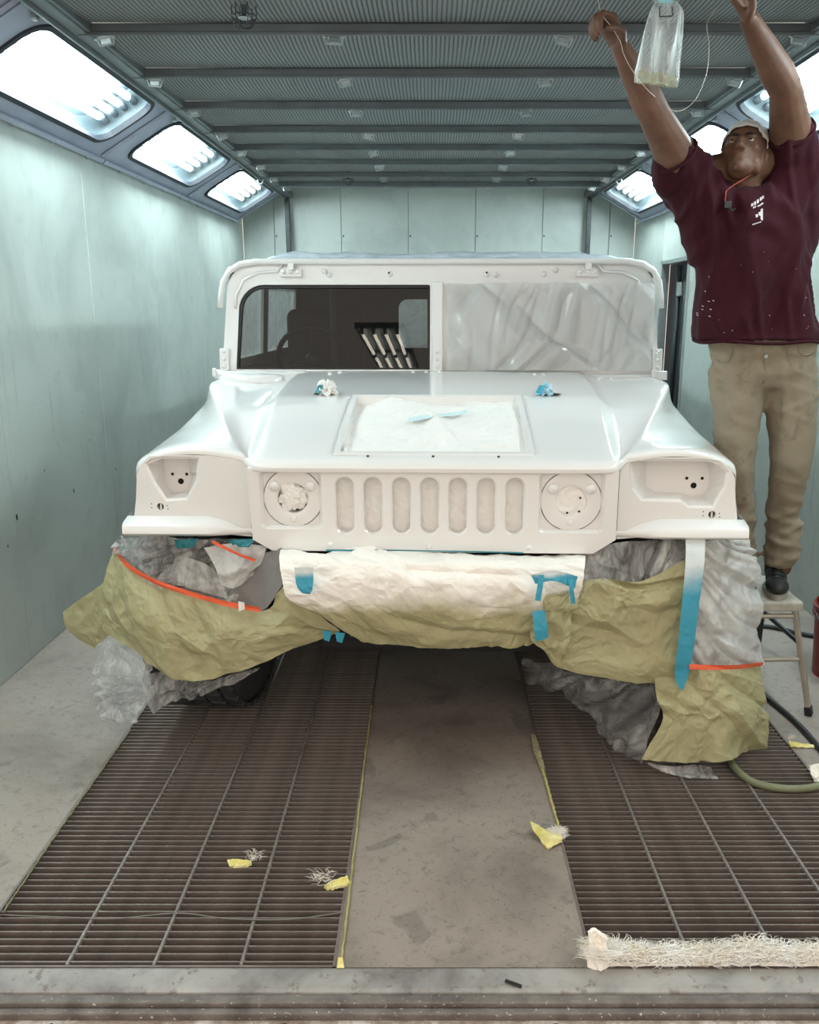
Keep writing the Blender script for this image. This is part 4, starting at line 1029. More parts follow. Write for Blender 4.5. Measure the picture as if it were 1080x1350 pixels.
# ------------------------------------------------------------------ person on the step stool
def prim_sphere(bm, c, r, rot=None, sub=3):
    Mx = Matrix.Translation(Vector(c)) @ (rot.to_4x4() if rot is not None else Matrix.Identity(4)) @ Matrix.Diagonal((r[0], r[1], r[2], 1))
    bmesh.ops.create_icosphere(bm, subdivisions=sub, radius=1, matrix=Mx)
def prim_cap(bm, a, b, ra, rb, n=14):
    """tapered capsule"""
    a, b = Vector(a), Vector(b)
    prim_sphere(bm, a, (ra,) * 3, None, 2); prim_sphere(bm, b, (rb,) * 3, None, 2)
    t = (b - a).normalized(); q = t.to_track_quat('Z', 'Y').to_matrix().to_4x4()
    bmesh.ops.create_cone(bm, cap_ends=True, segments=n, radius1=ra, radius2=rb, depth=(b - a).length, matrix=Matrix.Translation((a + b) / 2) @ q)
def chain(bm, pts, rs):
    for i in range(len(pts) - 1): prim_cap(bm, pts[i], pts[i + 1], rs[i], rs[i + 1])
def melt(bm, voxel, smooth=6):
    """fuse overlapping volumes into one continuous skin"""
    me = bpy.data.meshes.new('tmp'); bm.to_mesh(me); bm.free()
    o = bpy.data.objects.new('tmp', me); COL.objects.link(o)
    r = o.modifiers.new('r', 'REMESH'); r.mode = 'VOXEL'; r.voxel_size = voxel; r.use_smooth_shade = True
    s = o.modifiers.new('s', 'SMOOTH'); s.factor = .5; s.iterations = smooth
    dg = bpy.context.evaluated_depsgraph_get(); dg.update()
    out = bpy.data.meshes.new_from_object(o.evaluated_get(dg)); bpy.data.objects.remove(o); bpy.data.meshes.remove(me); return out
def vcos(me):
    a = np.empty(len(me.vertices) * 3); me.vertices.foreach_get('co', a); return a.reshape(-1, 3)
def vnor(me):
    a = np.empty(len(me.vertices) * 3); me.vertices.foreach_get('normal', a); return a.reshape(-1, 3)
def setco(me, a): me.vertices.foreach_set('co', a.ravel()); me.update()
def mat_skin():
    k = Nd('dark_skin'); n = k.noise(k.coord(), 14, 4); k.base(k.ramp(n, [(.3, lin(84, 58, 45)), (.7, lin(106, 76, 60))])); k.set(Roughness=.55); k.b.inputs['Specular IOR Level'].default_value = .3; k.b.inputs['Subsurface Weight'].default_value = .0; k.bump(k.noise(k.coord(), 160, 3), .12, .002); return k.m
def mat_cloth(name, col, var=.12, scale=9, stain=None, weave=380):
    k = Nd(name); co = k.coord(); n = k.noise(co, scale, 5, .6)
    c = k.ramp(n, [(.3, tuple(x * (1 - var) for x in col[:3]) + (1,)), (.7, tuple(x * (1 + var) for x in col[:3]) + (1,))])
    if stain:
        s = k.noise(co, 7, 5, .7, .6); c = k.mix(k.ramp(s, [(.56, (0, 0, 0, 1)), (.70, (.65,) * 3 + (1,))]), c, stain)
    k.base(c); k.set(Roughness=.9); k.b.inputs['Specular IOR Level'].default_value = .2; k.b.inputs['Sheen Weight'].default_value = .03; k.bump(k.noise(co, weave, 2), .25, .002); return k.m
M['skin'] = mat_skin()
M['shirt'] = mat_cloth('maroon_cotton', lin(48, 9, 20), .10, 6)
M['pants'] = mat_cloth('khaki_twill', lin(134, 123, 105), .08, 5, lin(94, 84, 70))
M['shoe'] = simple('black_shoe', lin(34, 33, 33), .6, 0, .2, 30, .3, 90)
M['sole'] = simple('pale_sole', lin(150, 144, 134), .7)
M['cap'] = mat_cloth('white_cap_cloth', lin(206, 208, 208), .05, 20)

MY = 3.32
pr = empty('person', P(1005, 778, MY), label='person in maroon t-shirt, khaki trousers and white cap reaching up from the step stool', cat='person')
sole_z = P(1005, 778, MY).z
# joints (place coordinates)
hipL, kneeL, ankL = P(1038, 478, MY + .02), P(1042, 605, MY - .02), P(1030, 728, MY + .03)
hipR, kneeR, ankR = P(974, 478, MY + .02), P(970, 610, MY - .02), P(978, 735, MY + .05)
pel, chest = P(1006, 455, MY + .02), P(990, 300, MY)
shR, elR, wrR = P(908, 238, MY - .02), P(862, 150, MY - .17), P(818, 62, MY - .24)
shL, elL, wrL = P(1046, 206, MY - .02), P(1036, 118, MY - .20), P(988, 26, MY - .30)
neck, headc = P(988, 252, MY - .02), P(981, 204, MY - .04)

# head frame: face turned to the side and up
yaw, tilt = math.radians(-28), math.radians(25)
fwd = Vector((math.sin(yaw) * math.cos(tilt), -math.cos(yaw) * math.cos(tilt), math.sin(tilt)))
rgt = Vector((math.cos(yaw), math.sin(yaw), 0)); 
upv = rgt.cross(fwd).normalized()
if upv.z < 0: upv = -upv
rgt = fwd.cross(upv).normalized()
HR = Matrix((rgt, fwd, upv)).transposed()           # columns: x side, y face, z crown
def HPt(x, y, z): return headc + HR @ Vector((x, y, z))
bm = bmesh.new()
def hs(c, r): prim_sphere(bm, HPt(*c), r, HR)
hs((0, -.012, .030), (.077, .098, .086)); hs((0, .030, -.028), (.063, .066, .082)); hs((0, .045, -.082), (.046, .044, .036)); hs((0, .078, -.100), (.022, .020, .017))
hs((0, .096, -.012), (.011, .016, .026)); hs((0, .112, -.034), (.016, .013, .011)); hs((-.012, .104, -.037), (.009, .010, .008)); hs((.012, .104, -.037), (.009, .010, .008))
for s_ in (-1, 1):
    hs((s_ * .043, .066, -.022), (.020, .020, .020)); hs((s_ * .030, .080, .016), (.024, .014, .008)); hs((s_ * .031, .078, -.002), (.014, .010, .009))
    hs((s_ * .080, -.008, -.012), (.010, .022, .033)); hs((s_ * .055, .02, -.065), (.018, .03, .03))
hs((0, .092, -.064), (.024, .012, .007)); hs((0, .090, -.075), (.021, .011, .007))
# neck, trunk, legs inside the clothes
prim_cap(bm, neck + Vector((0, .02, -.05)), HPt(0, -.03, -.06), .066, .060)
chain(bm, [pel, P(1000, 390, MY + .01), chest, neck + Vector((0, .01, -.05))], [.135, .13, .13, .07])
prim_cap(bm, shR, shL, .07, .07)
for h_, k_, a_ in ((hipL, kneeL, ankL), (hipR, kneeR, ankR)): chain(bm, [h_, k_, a_, a_ + Vector((0, -.02, -.06))], [.085, .058, .042, .04])
# arms
def arm(sh, el, wr):
    up = el - sh; fo = wr - el
    chain(bm, [sh, sh + up * .35, sh + up * .8, el, el + fo * .25, el + fo * .6, wr], [.080, .074, .060, .054, .056, .045, .032])
arm(shR, elR, wrR); arm(shL, elL, wrL)
# hands: palm, four fingers, thumb
def hand(wr, d, across, curl, thumb_curl, sgn, k=1.0):
    d = d.normalized(); across = (across - d * across.dot(d)).normalized(); n = d.cross(across).normalized() * sgn      # n: towards the palm side
    kn = []
    for i, (o, L) in enumerate(((.030, .088), (.010, .094), (-.010, .090), (-.029, .082))):
        kp = wr + d * L * k + across * o * k; kn.append(kp)
        prim_cap(bm, wr + across * o * .55 * k + d * .01, kp, .0155 * k, .0125 * k, 10)
    prim_sphere(bm, wr + d * .05 * k + n * .008, (.032, .032, .018), Matrix((across, d, n)).transposed())
    for i, (kp, Ls) in enumerate(zip(kn, ((.044, .026, .021), (.048, .030, .023), (.045, .028, .022), (.036, .022, .019)))):
        a = 0; p = kp; r = .0105 * k
        for j, L in enumerate(Ls):
            a += curl[i][j]; v = d * math.cos(a) + n * math.sin(a); q = p + v * L * k
            prim_cap(bm, p, q, r, r * .90, 10); p = q; r *= .90
    b = wr + d * .022 * k + across * .026 * k + n * .006; p = b; r = .0145 * k
    dirs = [(across * .75 + d * .60 + n * .45), (across * .25 + d * .85 + n * thumb_curl), (-across * .1 + d * .75 + n * thumb_curl * 1.3)]
    for v, L in zip(dirs, (.042, .034, .028)):
        q = p + v.normalized() * L * k; prim_cap(bm, p, q, r, r * .85, 10); p = q; r *= .87
dR = (wrR - elR).normalized(); dL = (wrL - elL).normalized()
hand(wrR, (dR + Vector((-.10, -.1, .05))), Vector((.55, -.75, 0)), [(.75, 1.25, .7), (.95, 1.35, .8), (1.05, 1.4, .8), (1.1, 1.4, .8)], .8, -1, 1.12)
hand(wrL, (dL + Vector((-.2, -.05, .0))), Vector((-.5, -.8, 0)), [(.5, .9, .5), (.6, 1.0, .6), (.7, 1.1, .6), (.8, 1.1, .6)], .5, 1, 1.12)
body = link('body', melt(bm, .0055, 4), M['skin'], pr, True)
# eyes, brows, cap
for s_ in (-1, 1):
    bm = bmesh.new(); prim_sphere(bm, HPt(s_ * .031, .0825, -.001), (.010, .007, .0055), HR, 2); me = bpy.data.meshes.new('e'); bm.to_mesh(me); bm.free()
    ey = link('eye', me, simple('eye_white', lin(170, 160, 150), .25), pr, True)
    bm = bmesh.new(); prim_sphere(bm, HPt(s_ * .031, .0885, .001), (.0045, .002, .0045), HR, 2); me = bpy.data.meshes.new('e'); bm.to_mesh(me); bm.free(); link('iris', me, M['hole'], ey, True)
    m = MB(); m.tube([HPt(s_ * x, y, z) for x, y, z in ((.012, .096, .017), (.028, .094, .023), (.046, .080, .018))], .0035, 6); m.build('eyebrow', M['hole'], pr, smooth=True)
bm = bmesh.new(); prim_sphere(bm, (0, -.010, .032), (.084, .106, .094), None, 4)
for v in list(bm.verts):
    if v.co.z < .004 + v.co.y * .52: bm.verts.remove(v)
for v in bm.verts:
    w = .0015 * math.sin(v.co.x * 160 + v.co.y * 40); v.co += v.co.normalized() * w
    v.co = HPt(*v.co)
me = bpy.data.meshes.new('cap'); bm.to_mesh(me); bm.free(); cp_ = link('cap', me, M['cap'], pr, True); so = cp_.modifiers.new('t', 'SOLIDIFY'); so.thickness = .004
# shirt
bm = bmesh.new()
def ell(px, py, w, dpt, dy=0.0, hz=.07): prim_sphere(bm, P(px, py, MY + dy), (w, dpt, hz), None, 3)
prof = [(996, 440, .228, .150), (995, 420, .226, .150), (995, 400, .222, .15), (994, 375, .216, .148), (992, 350, .213, .146), (991, 325, .212, .145), (989, 300, .208, .142), (986, 276, .198, .135)]
rings = []
N = 40
full_prof = [(996.5, 449, .236, .158)] + prof + [(985, 258, .165, .11), (987, 248, .10, .08)]
for px, py, w, dp in full_prof:
    c = P(px, py, MY); rings.append([c + Vector((w * math.copysign(abs(math.cos(t)) ** .8, math.cos(t)), dp * math.copysign(abs(math.sin(t)) ** .8, math.sin(t)), 0)) for t in np.linspace(0, 2 * math.pi, N, endpoint=False)])
vs_ = [[bm.verts.new(q) for q in rg] for rg in rings]
for a, b in zip(vs_[:-1], vs_[1:]):
    for k_ in range(N): bm.faces.new((a[k_], a[(k_ + 1) % N], b[(k_ + 1) % N], b[k_]))
bm.faces.new(vs_[0][::-1]); bm.faces.new(vs_[-1])
chain(bm, [P(950, 288, MY), shR + Vector((.01, 0, -.02)), shR + (elR - shR) * .22], [.118, .108, .100])
chain(bm, [P(1030, 275, MY), shL + Vector((0, 0, -.03)), shL + (elL - shL) * .20], [.12, .108, .098])
chain(bm, [P(940, 330, MY), P(915, 262, MY)], [.09, .08]); chain(bm, [P(1046, 320, MY), P(1058, 235, MY)], [.075, .062])
bmesh.ops.recalc_face_normals(bm, faces=bm.faces)
me = melt(bm, .0095, 5)
co = vcos(me); no = vnor(me)
rel = co - np.array(P(990, 300, MY))
def folds(co, cfg, seed):
    h = np.zeros(len(co))
    for k, (dirv, wl, amp, stretch) in enumerate(cfg):
        d = np.array(dirv, float); d /= np.linalg.norm(d); o = np.cross(d, (0, 1, 0)); o /= np.linalg.norm(o) + 1e-9
        uv = np.stack([co @ d, (co @ o) / stretch + co[:, 1] * .6], 1); h += amp * (1 - 2 * np.abs(smooth_noise(uv, wl, seed + k)).clip(0, 1))
    return h
wgt = np.clip((co[:, 2] - P(990, 452, MY).z) / .06, 0, 1)
h = folds(co, [((1, 0, .25), .050, .0075, 6), ((1, 0, -.35), .065, .0075, 6), ((1, 0, 0), .10, .007, 5)], 210) * (.4 + .6 * wgt)
# drape: u-shaped folds below the neck between the raised shoulders
dz = (P(985, 250, MY).z - co[:, 2]); dx = co[:, 0] - P(985, 250, MY).x
ph = dz - 1.9 * dx ** 2 * 2.2
h += .007 * np.sin(ph * 62) * np.clip(1 - np.abs(dz - .14) / .13, 0, 1) * np.clip(1 - np.abs(dx) / .16, 0, 1) * (co[:, 1] < MY)
setco(me, co + no * h[:, None])
# open the neck a little, cut the sleeves flat
shirt = link('t_shirt', me, M['shirt'], pr, True)
def ring_at(c, ax, r1, r2, w, n=28):
    ax = ax.normalized(); q = ax.to_track_quat('Z', 'Y').to_matrix(); return [c + q @ Vector((r1 * math.cos(t), r2 * math.sin(t), 0)) for t in np.linspace(0, 2 * math.pi, n)]
for c, ax, r in ((shR + (elR - shR) * .40, elR - shR, .080), (shL + (elL - shL) * .385, elL - shL, .080)):
    m = MB(); m.tube(ring_at(c, ax, r, r, 0), .006, 6, False); m.build('sleeve_hem', M['shirt'], shirt, smooth=True)
m = MB(); m.tube(ring_at(neck + Vector((-.004, .0, -.028)), Vector((.06, -.35, 1)), .078, .072, 0), .009, 6, False); m.build('collar', M['shirt'], shirt, smooth=True)
m = MB(); m.tube([P(996.5, 449.5, MY) + Vector((.234 * math.copysign(abs(math.cos(t)) ** .8, math.cos(t)), .156 * math.copysign(abs(math.sin(t)) ** .8, math.sin(t)), .004 * math.sin(5 * t))) for t in np.linspace(0, 2 * math.pi, 60)], .007, 6, False); m.build('hem', M['shirt'], shirt, smooth=True)
# print, paint specks, pen clip on the shirt, placed on its surface
from mathutils.bvhtree import BVHTree
_bv = BVHTree.FromPolygons([Vector(v.co) + LOC[shirt] for v in me.vertices], [tuple(p.vertices) for p in me.polygons])
def on_shirt(px, py, off=.0025):
    a = P(px, py, 2.0); d_ = (P(px, py, 3.0) - a).normalized(); hit = _bv.ray_cast(a, d_, 3.0)
    if hit[0] is None: return P(px, py, MY - .15)
    return hit[0] - d_ * off
M['print'] = simple('white_print', lin(196, 186, 188), .7)
def decal(name, quads, mat, parent):
    m = MB()
    for q in quads:
        n = 3; g = [[None] * (n + 1) for _ in range(n + 1)]
        for i in range(n + 1):
            for j in range(n + 1):
                s_, t_ = i / n, j / n
                x = (q[0][0] * (1 - t_) + q[1][0] * t_) * (1 - s_) + (q[3][0] * (1 - t_) + q[2][0] * t_) * s_
                y = (q[0][1] * (1 - t_) + q[1][1] * t_) * (1 - s_) + (q[3][1] * (1 - t_) + q[2][1] * t_) * s_
                g[i][j] = on_shirt(x, y)
        m.grid(g)
    return m.build(name, mat, parent, fix=False)
qd = []
for i, (x, y, w, h_) in enumerate(((990.5, 268.5, 3, 4), (994.5, 266, 2.4, 5), (998, 263.5, 2.8, 5), (1002, 260.5, 2.6, 4.5), (1005, 258.5, 2.2, 4), (993, 273, 4, 2), (999, 271, 5, 2), (1003.5, 268, 3, 2.4))):
    qd.append(((x, y), (x + w, y - w * .45), (x + w, y + h_ - w * .45), (x, y + h_)))
qd += [((1003, 276), (1006, 274.5), (1006, 291), (1003, 289)), ((996, 283), (1000, 282), (999.5, 286), (997, 287)), ((1000, 280), (1003, 279), (1003, 285), (1001, 284)), ((992, 295.5), (1004, 291.5), (1004, 293), (992, 297))]
decal('chest_print', qd, M['print'], shirt)
rs = random.Random(5); sp = []
for _ in range(16):
    x, y = rs.uniform(925, 1068), rs.uniform(330, 445); w = rs.uniform(.5, 1.5); sp.append(((x, y), (x + w, y - .3), (x + w, y + w * .7), (x, y + w * .7)))
for k_ in range(8):
    x, y = 918 + rs.uniform(0, 22), 395 + rs.uniform(0, 25); sp.append(((x, y), (x + 2.5, y + .8), (x + 2.5, y + 1.7), (x, y + 1)))
tag(decal('paint_specks', sp, M['print'], shirt), kind='stuff')
# cord with clip
ln = [HPt(-.07, .0, -.06), on_shirt(962, 248, .01), on_shirt(957, 258, .006), on_shirt(956, 268, .006)]
m = MB(); m.tube([tuple(q) for q in catmull([tuple(q) for q in ln], 14)], .0025, 6); m.build('neck_cord', simple('orange_cord', lin(150, 62, 48), .5), pr, smooth=True)
c = on_shirt(959, 270, .010); m = MB(); m.box(-.012, .014, -.007, .007, -.012, .012, Matrix.Translation(c)); m.tube([c + Vector((.005, 0, -.01)), c + Vector((.02, -.003, -.02)), c + Vector((.03, -.002, -.012))], .004, 6); m.build('cord_clip', M['black'], pr, bevel=.004)
# trousers
bm = bmesh.new()
chain(bm, [P(978, 452, MY + .01), P(1034, 452, MY + .01)], [.135, .135])
chain(bm, [P(985, 480, MY + .02), P(1030, 480, MY + .02)], [.135, .135])
chain(bm, [hipL + Vector((0, 0, -.04)), P(1042, 540, MY), kneeL, P(1034, 665, MY + .01), P(1031, 705, MY + .02), P(1030, 729, MY + .02)], [.120, .100, .084, .066, .072, .076])
chain(bm, [hipR + Vector((0, 0, -.04)), P(972, 540, MY), kneeR, P(972, 665, MY + .02), P(976, 715, MY + .04), P(978, 738, MY + .05)], [.120, .100, .080, .066, .066, .070])
me = melt(bm, .0095, 5); co = vcos(me); no = vnor(me)
lowf = np.clip((P(1030, 640, MY).z - co[:, 2]) / .12, 0, 1)
h = folds(co, [((.35, 0, 1), .05, .004, 4), ((-.45, 0, 1), .06, .0045, 4)], 260) * (.5 + 1.0 * lowf) + folds(co, [((1, 0, .3), .09, .006, 5)], 270) * (1 - lowf)
h += lowf * .0025 * np.sin(co[:, 2] * 130 + 2 * np.sin(co[:, 0] * 22))
setco(me, co + no * h[:, None]); tr = link('trousers', me, M['pants'], pr, True)
_bt = BVHTree.FromPolygons([Vector(v.co) + LOC[tr] for v in me.vertices], [tuple(p.vertices) for p in me.polygons])
def on_tr(px, py, off=.003):
    a = P(px, py, 2.0); d_ = (P(px, py, 3.0) - a).normalized(); hit = _bt.ray_cast(a, d_, 3.0)
    return (hit[0] - d_ * off) if hit[0] is not None else P(px, py, MY - .12)
for pts in (((938, 468), (950, 478), (962, 474), (966, 458)), ((1052, 456), (1056, 466), (1066, 468), (1074, 462)), ((1008, 458), (1009, 480), (1007, 505))):
    m = MB(); m.tube([tuple(q) for q in catmull([tuple(on_tr(*q, .002)) for q in pts], 12)], .0028, 5); m.build('seam', M['pants'], tr, smooth=True)
c = on_tr(1010, 470); m = MB(); m.lathe([(0, .004), (.007, .003), (.008, 0)], 10, Matrix.Translation(c) @ Matrix.Rotation(math.pi / 2, 4, 'X')); m.build('fly_button', M['zinc'], tr)
# shoes
def shoe(ank, toe_dir):
    r = bpy.data.objects.new('shoe', None); COL.objects.link(r); r.parent = pr; base = Vector((ank.x, ank.y, sole_z)); r.location = base - LOC[pr]; LOC[r] = base
    t = toe_dir.normalized(); b = bmesh.new(); sd = Vector((-t.y, t.x, 0))
    R3 = Matrix((sd, t, Vector((0, 0, 1)))).transposed()
    prim_sphere(b, base + t * .13 + Vector((0, 0, .045)), (.047, .075, .036), R3); prim_sphere(b, base + t * .05 + Vector((0, 0, .055)), (.043, .09, .048), R3)
    prim_sphere(b, base - t * .04 + Vector((0, 0, .055)), (.038, .055, .052), R3); prim_cap(b, base - t * .01 + Vector((0, 0, .06)), base - t * .02 + Vector((0, 0, .115)), .046, .048)
    m2 = melt(b, .007, 4); a = vcos(m2); a[:, 2] = np.maximum(a[:, 2], sole_z + .018); setco(m2, a); link('shoe_upper', m2, M['shoe'], r, True)
    loop = [(base + t * (.055 + .145 * math.cos(q)) + sd * ((.050 if math.cos(q) > -.2 else .040) * math.sin(q))) for q in np.linspace(0, 2 * math.pi, 28, endpoint=False)]
    m = MB(); m.wall([(q.x, q.y) for q in loop], lambda a_, b_: (a_, b_, sole_z), lambda a_, b_: (a_, b_, sole_z + .026)); m.add([(q.x, q.y, sole_z) for q in loop], [tuple(range(28))]); m.add([(q.x, q.y, sole_z + .026) for q in loop], [tuple(range(28))]); m.build('shoe_sole', M['sole'], r)
    m = MB()
    for k_ in range(4):
        cc = base + t * (.075 + .02 * k_) + Vector((0, 0, .100 - .008 * k_)); m.tube([cc - sd * .022, cc + Vector((0, 0, .006)), cc + sd * .022], .003, 5)
    m.build('laces', M['black'], r, smooth=True)
shoe(Vector((ankL.x - .005, MY + .05, 0)), Vector((-.35, -1, 0))); shoe(Vector((ankR.x - .01, MY + .07, 0)), Vector((-.1, -1, 0)))

# ------------------------------------------------------------------ step stool
M['alu'] = simple('worn_aluminium', lin(168, 160, 146), .42, .35, .15, 14)
M['tread'] = simple('painted_tread', lin(170, 164, 152), .6, 0, .2, 16, .2, 60)
st_ = empty('step_stool', (1.36, 3.36, 0), label='paint-spattered metal step stool beside the milky film-covered wheel', cat='stool')
tz = sole_z
m = MB(); m.box(1.13, 1.505, 3.17, 3.52, tz - .042, tz); m.build('top_step', M['tread'], st_, bevel=.008)
m = MB(); m.box(1.14, 1.50, 3.05, 3.18, tz - .27, tz - .245) if False else None
legs = {'fl': ((1.18, 3.19), (1.15, 3.12)), 'fr': ((1.48, 3.19), (1.555, 3.14)), 'bl': ((1.18, 3.50), (1.15, 3.66)), 'br': ((1.48, 3.50), (1.54, 3.66))}
for kx, (a, b) in legs.items():
    A, B = Vector((a[0], a[1], tz - .04)), Vector((b[0], b[1], .03)); t = (B - A).normalized(); q = t.to_track_quat('Z', 'Y').to_matrix().to_4x4()
    lg = MB(); lg.box(-.014, .014, -.010, .010, 0, (B - A).length, Matrix.Translation(A) @ q); lo = lg.build('leg', M['alu'] if kx[0] == 'f' else M['darkmetal'], st_, bevel=.003)
    ft_ = MB(); ft_.box(-.018, .018, -.014, .014, -.005, .034, Matrix.Translation(B - t * .002) @ q); ft_.build('rubber_foot', M['black'], lo, bevel=.003)
def lerpleg(kx, z):
    a, b = legs[kx]; s_ = (tz - .04 - z) / (tz - .07); return Vector((a[0] + (b[0] - a[0]) * s_, a[1] + (b[1] - a[1]) * s_, z))
for k0, k1, z, mt in (('fl', 'fr', tz - .065, 'alu'), ('fl', 'fr', .235, 'alu'), ('bl', 'br', .18, 'darkmetal'), ('fl', 'bl', .30, 'darkmetal'), ('fr', 'br', .30, 'darkmetal')):
    a, b = lerpleg(k0, z), lerpleg(k1, z); m = MB(); m.tube([a, b], .010, 6); m.build('rung', M[mt], st_, smooth=False)

# ------------------------------------------------------------------ hanging bag, wires
M['bag'] = mat_film('bag_film', lin(230, 233, 231), .30, 5, .25, 2.4, .28, (3, 3, .35), .02)
BYd = 2.95
bg = empty('plastic_bag', P(866, 112, BYd), label='clear plastic bag with a little yellow liquid hanging from the ceiling', cat='bag')
prof = [(877, -6, 9, .010), (878, 4, 16, .020), (879, 16, 22, .035), (876, 35, 25, .042), (872, 60, 27, .045), (868, 85, 28.5, .042), (866, 100, 29.5, .032), (865, 112, 29, .012)]
rows = []
for i, (cx, cy, hw, dp) in enumerate(prof):
    c = P(cx, cy, BYd); w = (P(cx + hw, cy, BYd) - c).x; n = 40
    rows.append([c + Vector((w * math.cos(t), dp * math.sin(t) * (1 + .25 * math.sin(5 * t + i * .3)), (.004 * math.cos(t) if i == 7 else 0) - .0 + (.012 * math.cos(t) if i >= 6 else 0) * -1)) for t in np.linspace(0, 2 * math.pi, n)])
R_ = np.array([[tuple(q) for q in r] for r in rows]); R2 = np.stack([catmull(R_[:, j], 40) for j in range(R_.shape[1])], 1)
m = MB(); m.grid([[tuple(q) for q in r] for r in R2]); bgf = m.build('bag_film', M['bag'], bg, smooth=True, fix=False)
k = Nd('pale_yellow_liquid'); k.base(lin(236, 236, 206)); k.set(Roughness=.05, Transmission_Weight=.85, IOR=1.33)
li = R2[33:, :, :].copy(); cl_ = li.mean(axis=1, keepdims=True); li = cl_ + (li - cl_) * .93
m = MB(); m.grid([[tuple(q) for q in r] for r in li]); m.add([tuple(q) for q in li[0][:-1]], [tuple(range(li.shape[1] - 1))]); m.add([tuple(q) for q in li[-1][:-1]], [tuple(range(li.shape[1] - 1))]); m.build('liquid', k.m, bg, smooth=False)
sheet('tape_band', [[P(x, y, BYd - .03) for x in (868, 877, 888)] for y in (-4, 4)], simple('pale_blue_band', lin(140, 190, 200), .5), 14, 6, ((.03, .004),), 5, bg)
m = MB()
for a, b in (((870, 8), (870, 22)), ((886, 8), (887, 21)), ((870, 22), (887, 21))): m.tube([P(*a, BYd - .04), P(*b, BYd - .046)], .0016, 5)
m.build('wire_clip', M['black'], bg)
M['wire'] = simple('bare_wire', lin(190, 184, 170), .4, .4)
tpw = P(877, -10, BYd); m = MB(); m.tube([tpw, tpw + Vector((.0, .0, .02)), Vector((tpw.x, tpw.y + .05, ZC + .02))], .002, 5); m.build('hang_wire', M['wire'], bg)
def wire(name, pts, r, mat, lab, cat='wire'):
    m = MB(); m.tube([tuple(q) for q in catmull([tuple(q) for q in pts], 40)], r, 6); return m.build(name, mat, smooth=True, label=lab, cat=cat)
wire('wire', [P(788, -4, 3.0), P(793, 18, 2.99), P(806, 35, 2.97), P(818, 55, 2.96), P(822, 70, 2.95), P(832, 90, 2.94), P(850, 114, 2.92), P(864, 128, 2.93)], .0011, M['wire'], 'thin pale wire dangling from the pinching hand past the bag')
wire('wire', [P(950, 6, 3.0), P(938, 20, 3.0), P(932, 34, 3.02), P(935, 60, 3.05), P(932, 95, 3.06), P(918, 130, 3.05), P(898, 146, 3.02), P(880, 144, 3.0)], .0009, M['wire'], 'long thin wire loop hanging from the other raised hand')
# wire tip held by the hand
# ------------------------------------------------------------------ bucket, hoses
bk = PZ(1071, 893, 0); bx, by = bk.x + .155, bk.y + .03
r = empty('bucket', (bx, by, 0), label='red plastic bucket standing against the wall behind the stool', cat='bucket')
m = MB(); m.lathe([(0, .006), (.128, .006), (.128, 0), (.132, 0), (.150, .34), (.146, .34), (.128, .02), (0, .02)], 36, Matrix.Translation((bx, by, 0))); m.build('pail', simple('red_plastic', lin(128, 34, 34), .4, 0, .1, 8), r, angle=40)
for z in (.29, .325):
    m = MB(); m.lathe([(.146 + (z - .29) * .05, z - .008), (.158, z - .007), (.158, z + .004), (.147 + (z - .29) * .05, z + .006)], 36, Matrix.Translation((bx, by, 0))); m.build('rim_rib', simple('red_plastic_rib', lin(118, 32, 32), .4), r, smooth=True)
m = MB(); m.tube([(bx + .158 * math.cos(t), by - .158 * abs(math.sin(t)) * .7 - .01, .30 - .11 * math.sin(t)) for t in np.linspace(0, math.pi, 20)], .003, 6); m.build('handle', M['zinc'], r, smooth=True)
def hose(pts, rad, mat, lab):
    q = [PZ(x, y, 0) + Vector((0, 0, rad)) for x, y in pts]; m = MB(); m.tube([tuple(a) for a in catmull([tuple(a) for a in q], 50)], rad, 10); return m.build('hose', mat, smooth=True, label=lab, cat='hose')
hose([(958, 995), (968, 1016), (990, 1034), (1022, 1043), (1060, 1044), (1095, 1036), (1130, 1020)], .0135, simple('green_hose', lin(116, 120, 92), .55, 0, .1, 20), 'pale green hose curling out from the hanging paper onto the grate')
hose([(985, 898), (1015, 926), (1050, 956), (1082, 992), (1120, 1040)], .011, simple('black_hose', lin(38, 38, 38), .5), 'black hose running past the foot of the step stool')
hose([(985, 826), (1020, 830), (1050, 837), (1095, 846)], .012, simple('black_hose_b', lin(44, 44, 45), .5), 'dark hose lying behind the step stool legs')

# ------------------------------------------------------------------ fibreglass and scraps
def mat_fibre(name, a, b):
    k = Nd(name); n = k.noise(k.coord(), 20, 3); k.base(k.ramp(n, [(.35, a), (.6, b)])); k.set(Roughness=.8); return k.m
M['fibre'] = mat_fibre('white_glass_fibre', lin(238, 232, 218), lin(244, 243, 240)); M['fibre_y'] = mat_fibre('yellow_glass_fibre', lin(206, 194, 104), lin(226, 218, 158))
def fibres(m, count, base_fn, length, rise, rad, seed):
    r_ = random.Random(seed)
    for _ in range(count):
        b = base_fn(r_); a = r_.uniform(0, 2 * math.pi); L = length * r_.uniform(.4, 1.1); up = rise * r_.uniform(.2, 1.0); bend = r_.uniform(-1.6, 1.6)
        pts = []
        for k_ in range(5):
            s_ = k_ / 4; aa = a + bend * s_; pts.append(b + Vector((math.cos(aa) * L * s_, math.sin(aa) * L * s_ * .6, up * math.sin(s_ * 2.2))))
        m.tube(pts, [rad, rad, rad * .9, rad * .7, rad * .3], 3, False)
x0f, x1f = .41, 1.12
fb = empty('fibreglass_fringe', (.75, 1.80, .004), label='ragged white fibreglass strip along the front edge of the grate', cat='fibreglass', kind='stuff')
m = MB()
def fb_base(r_):
    x = r_.uniform(x0f + .02, x1f); return Vector((x, 1.795 + r_.uniform(-.012, .026), .006 + r_.uniform(0, .018 + .018 * max(0, math.sin(x * 17)))))
fibres(m, 5200, fb_base, .050, .024, .0009, 3)
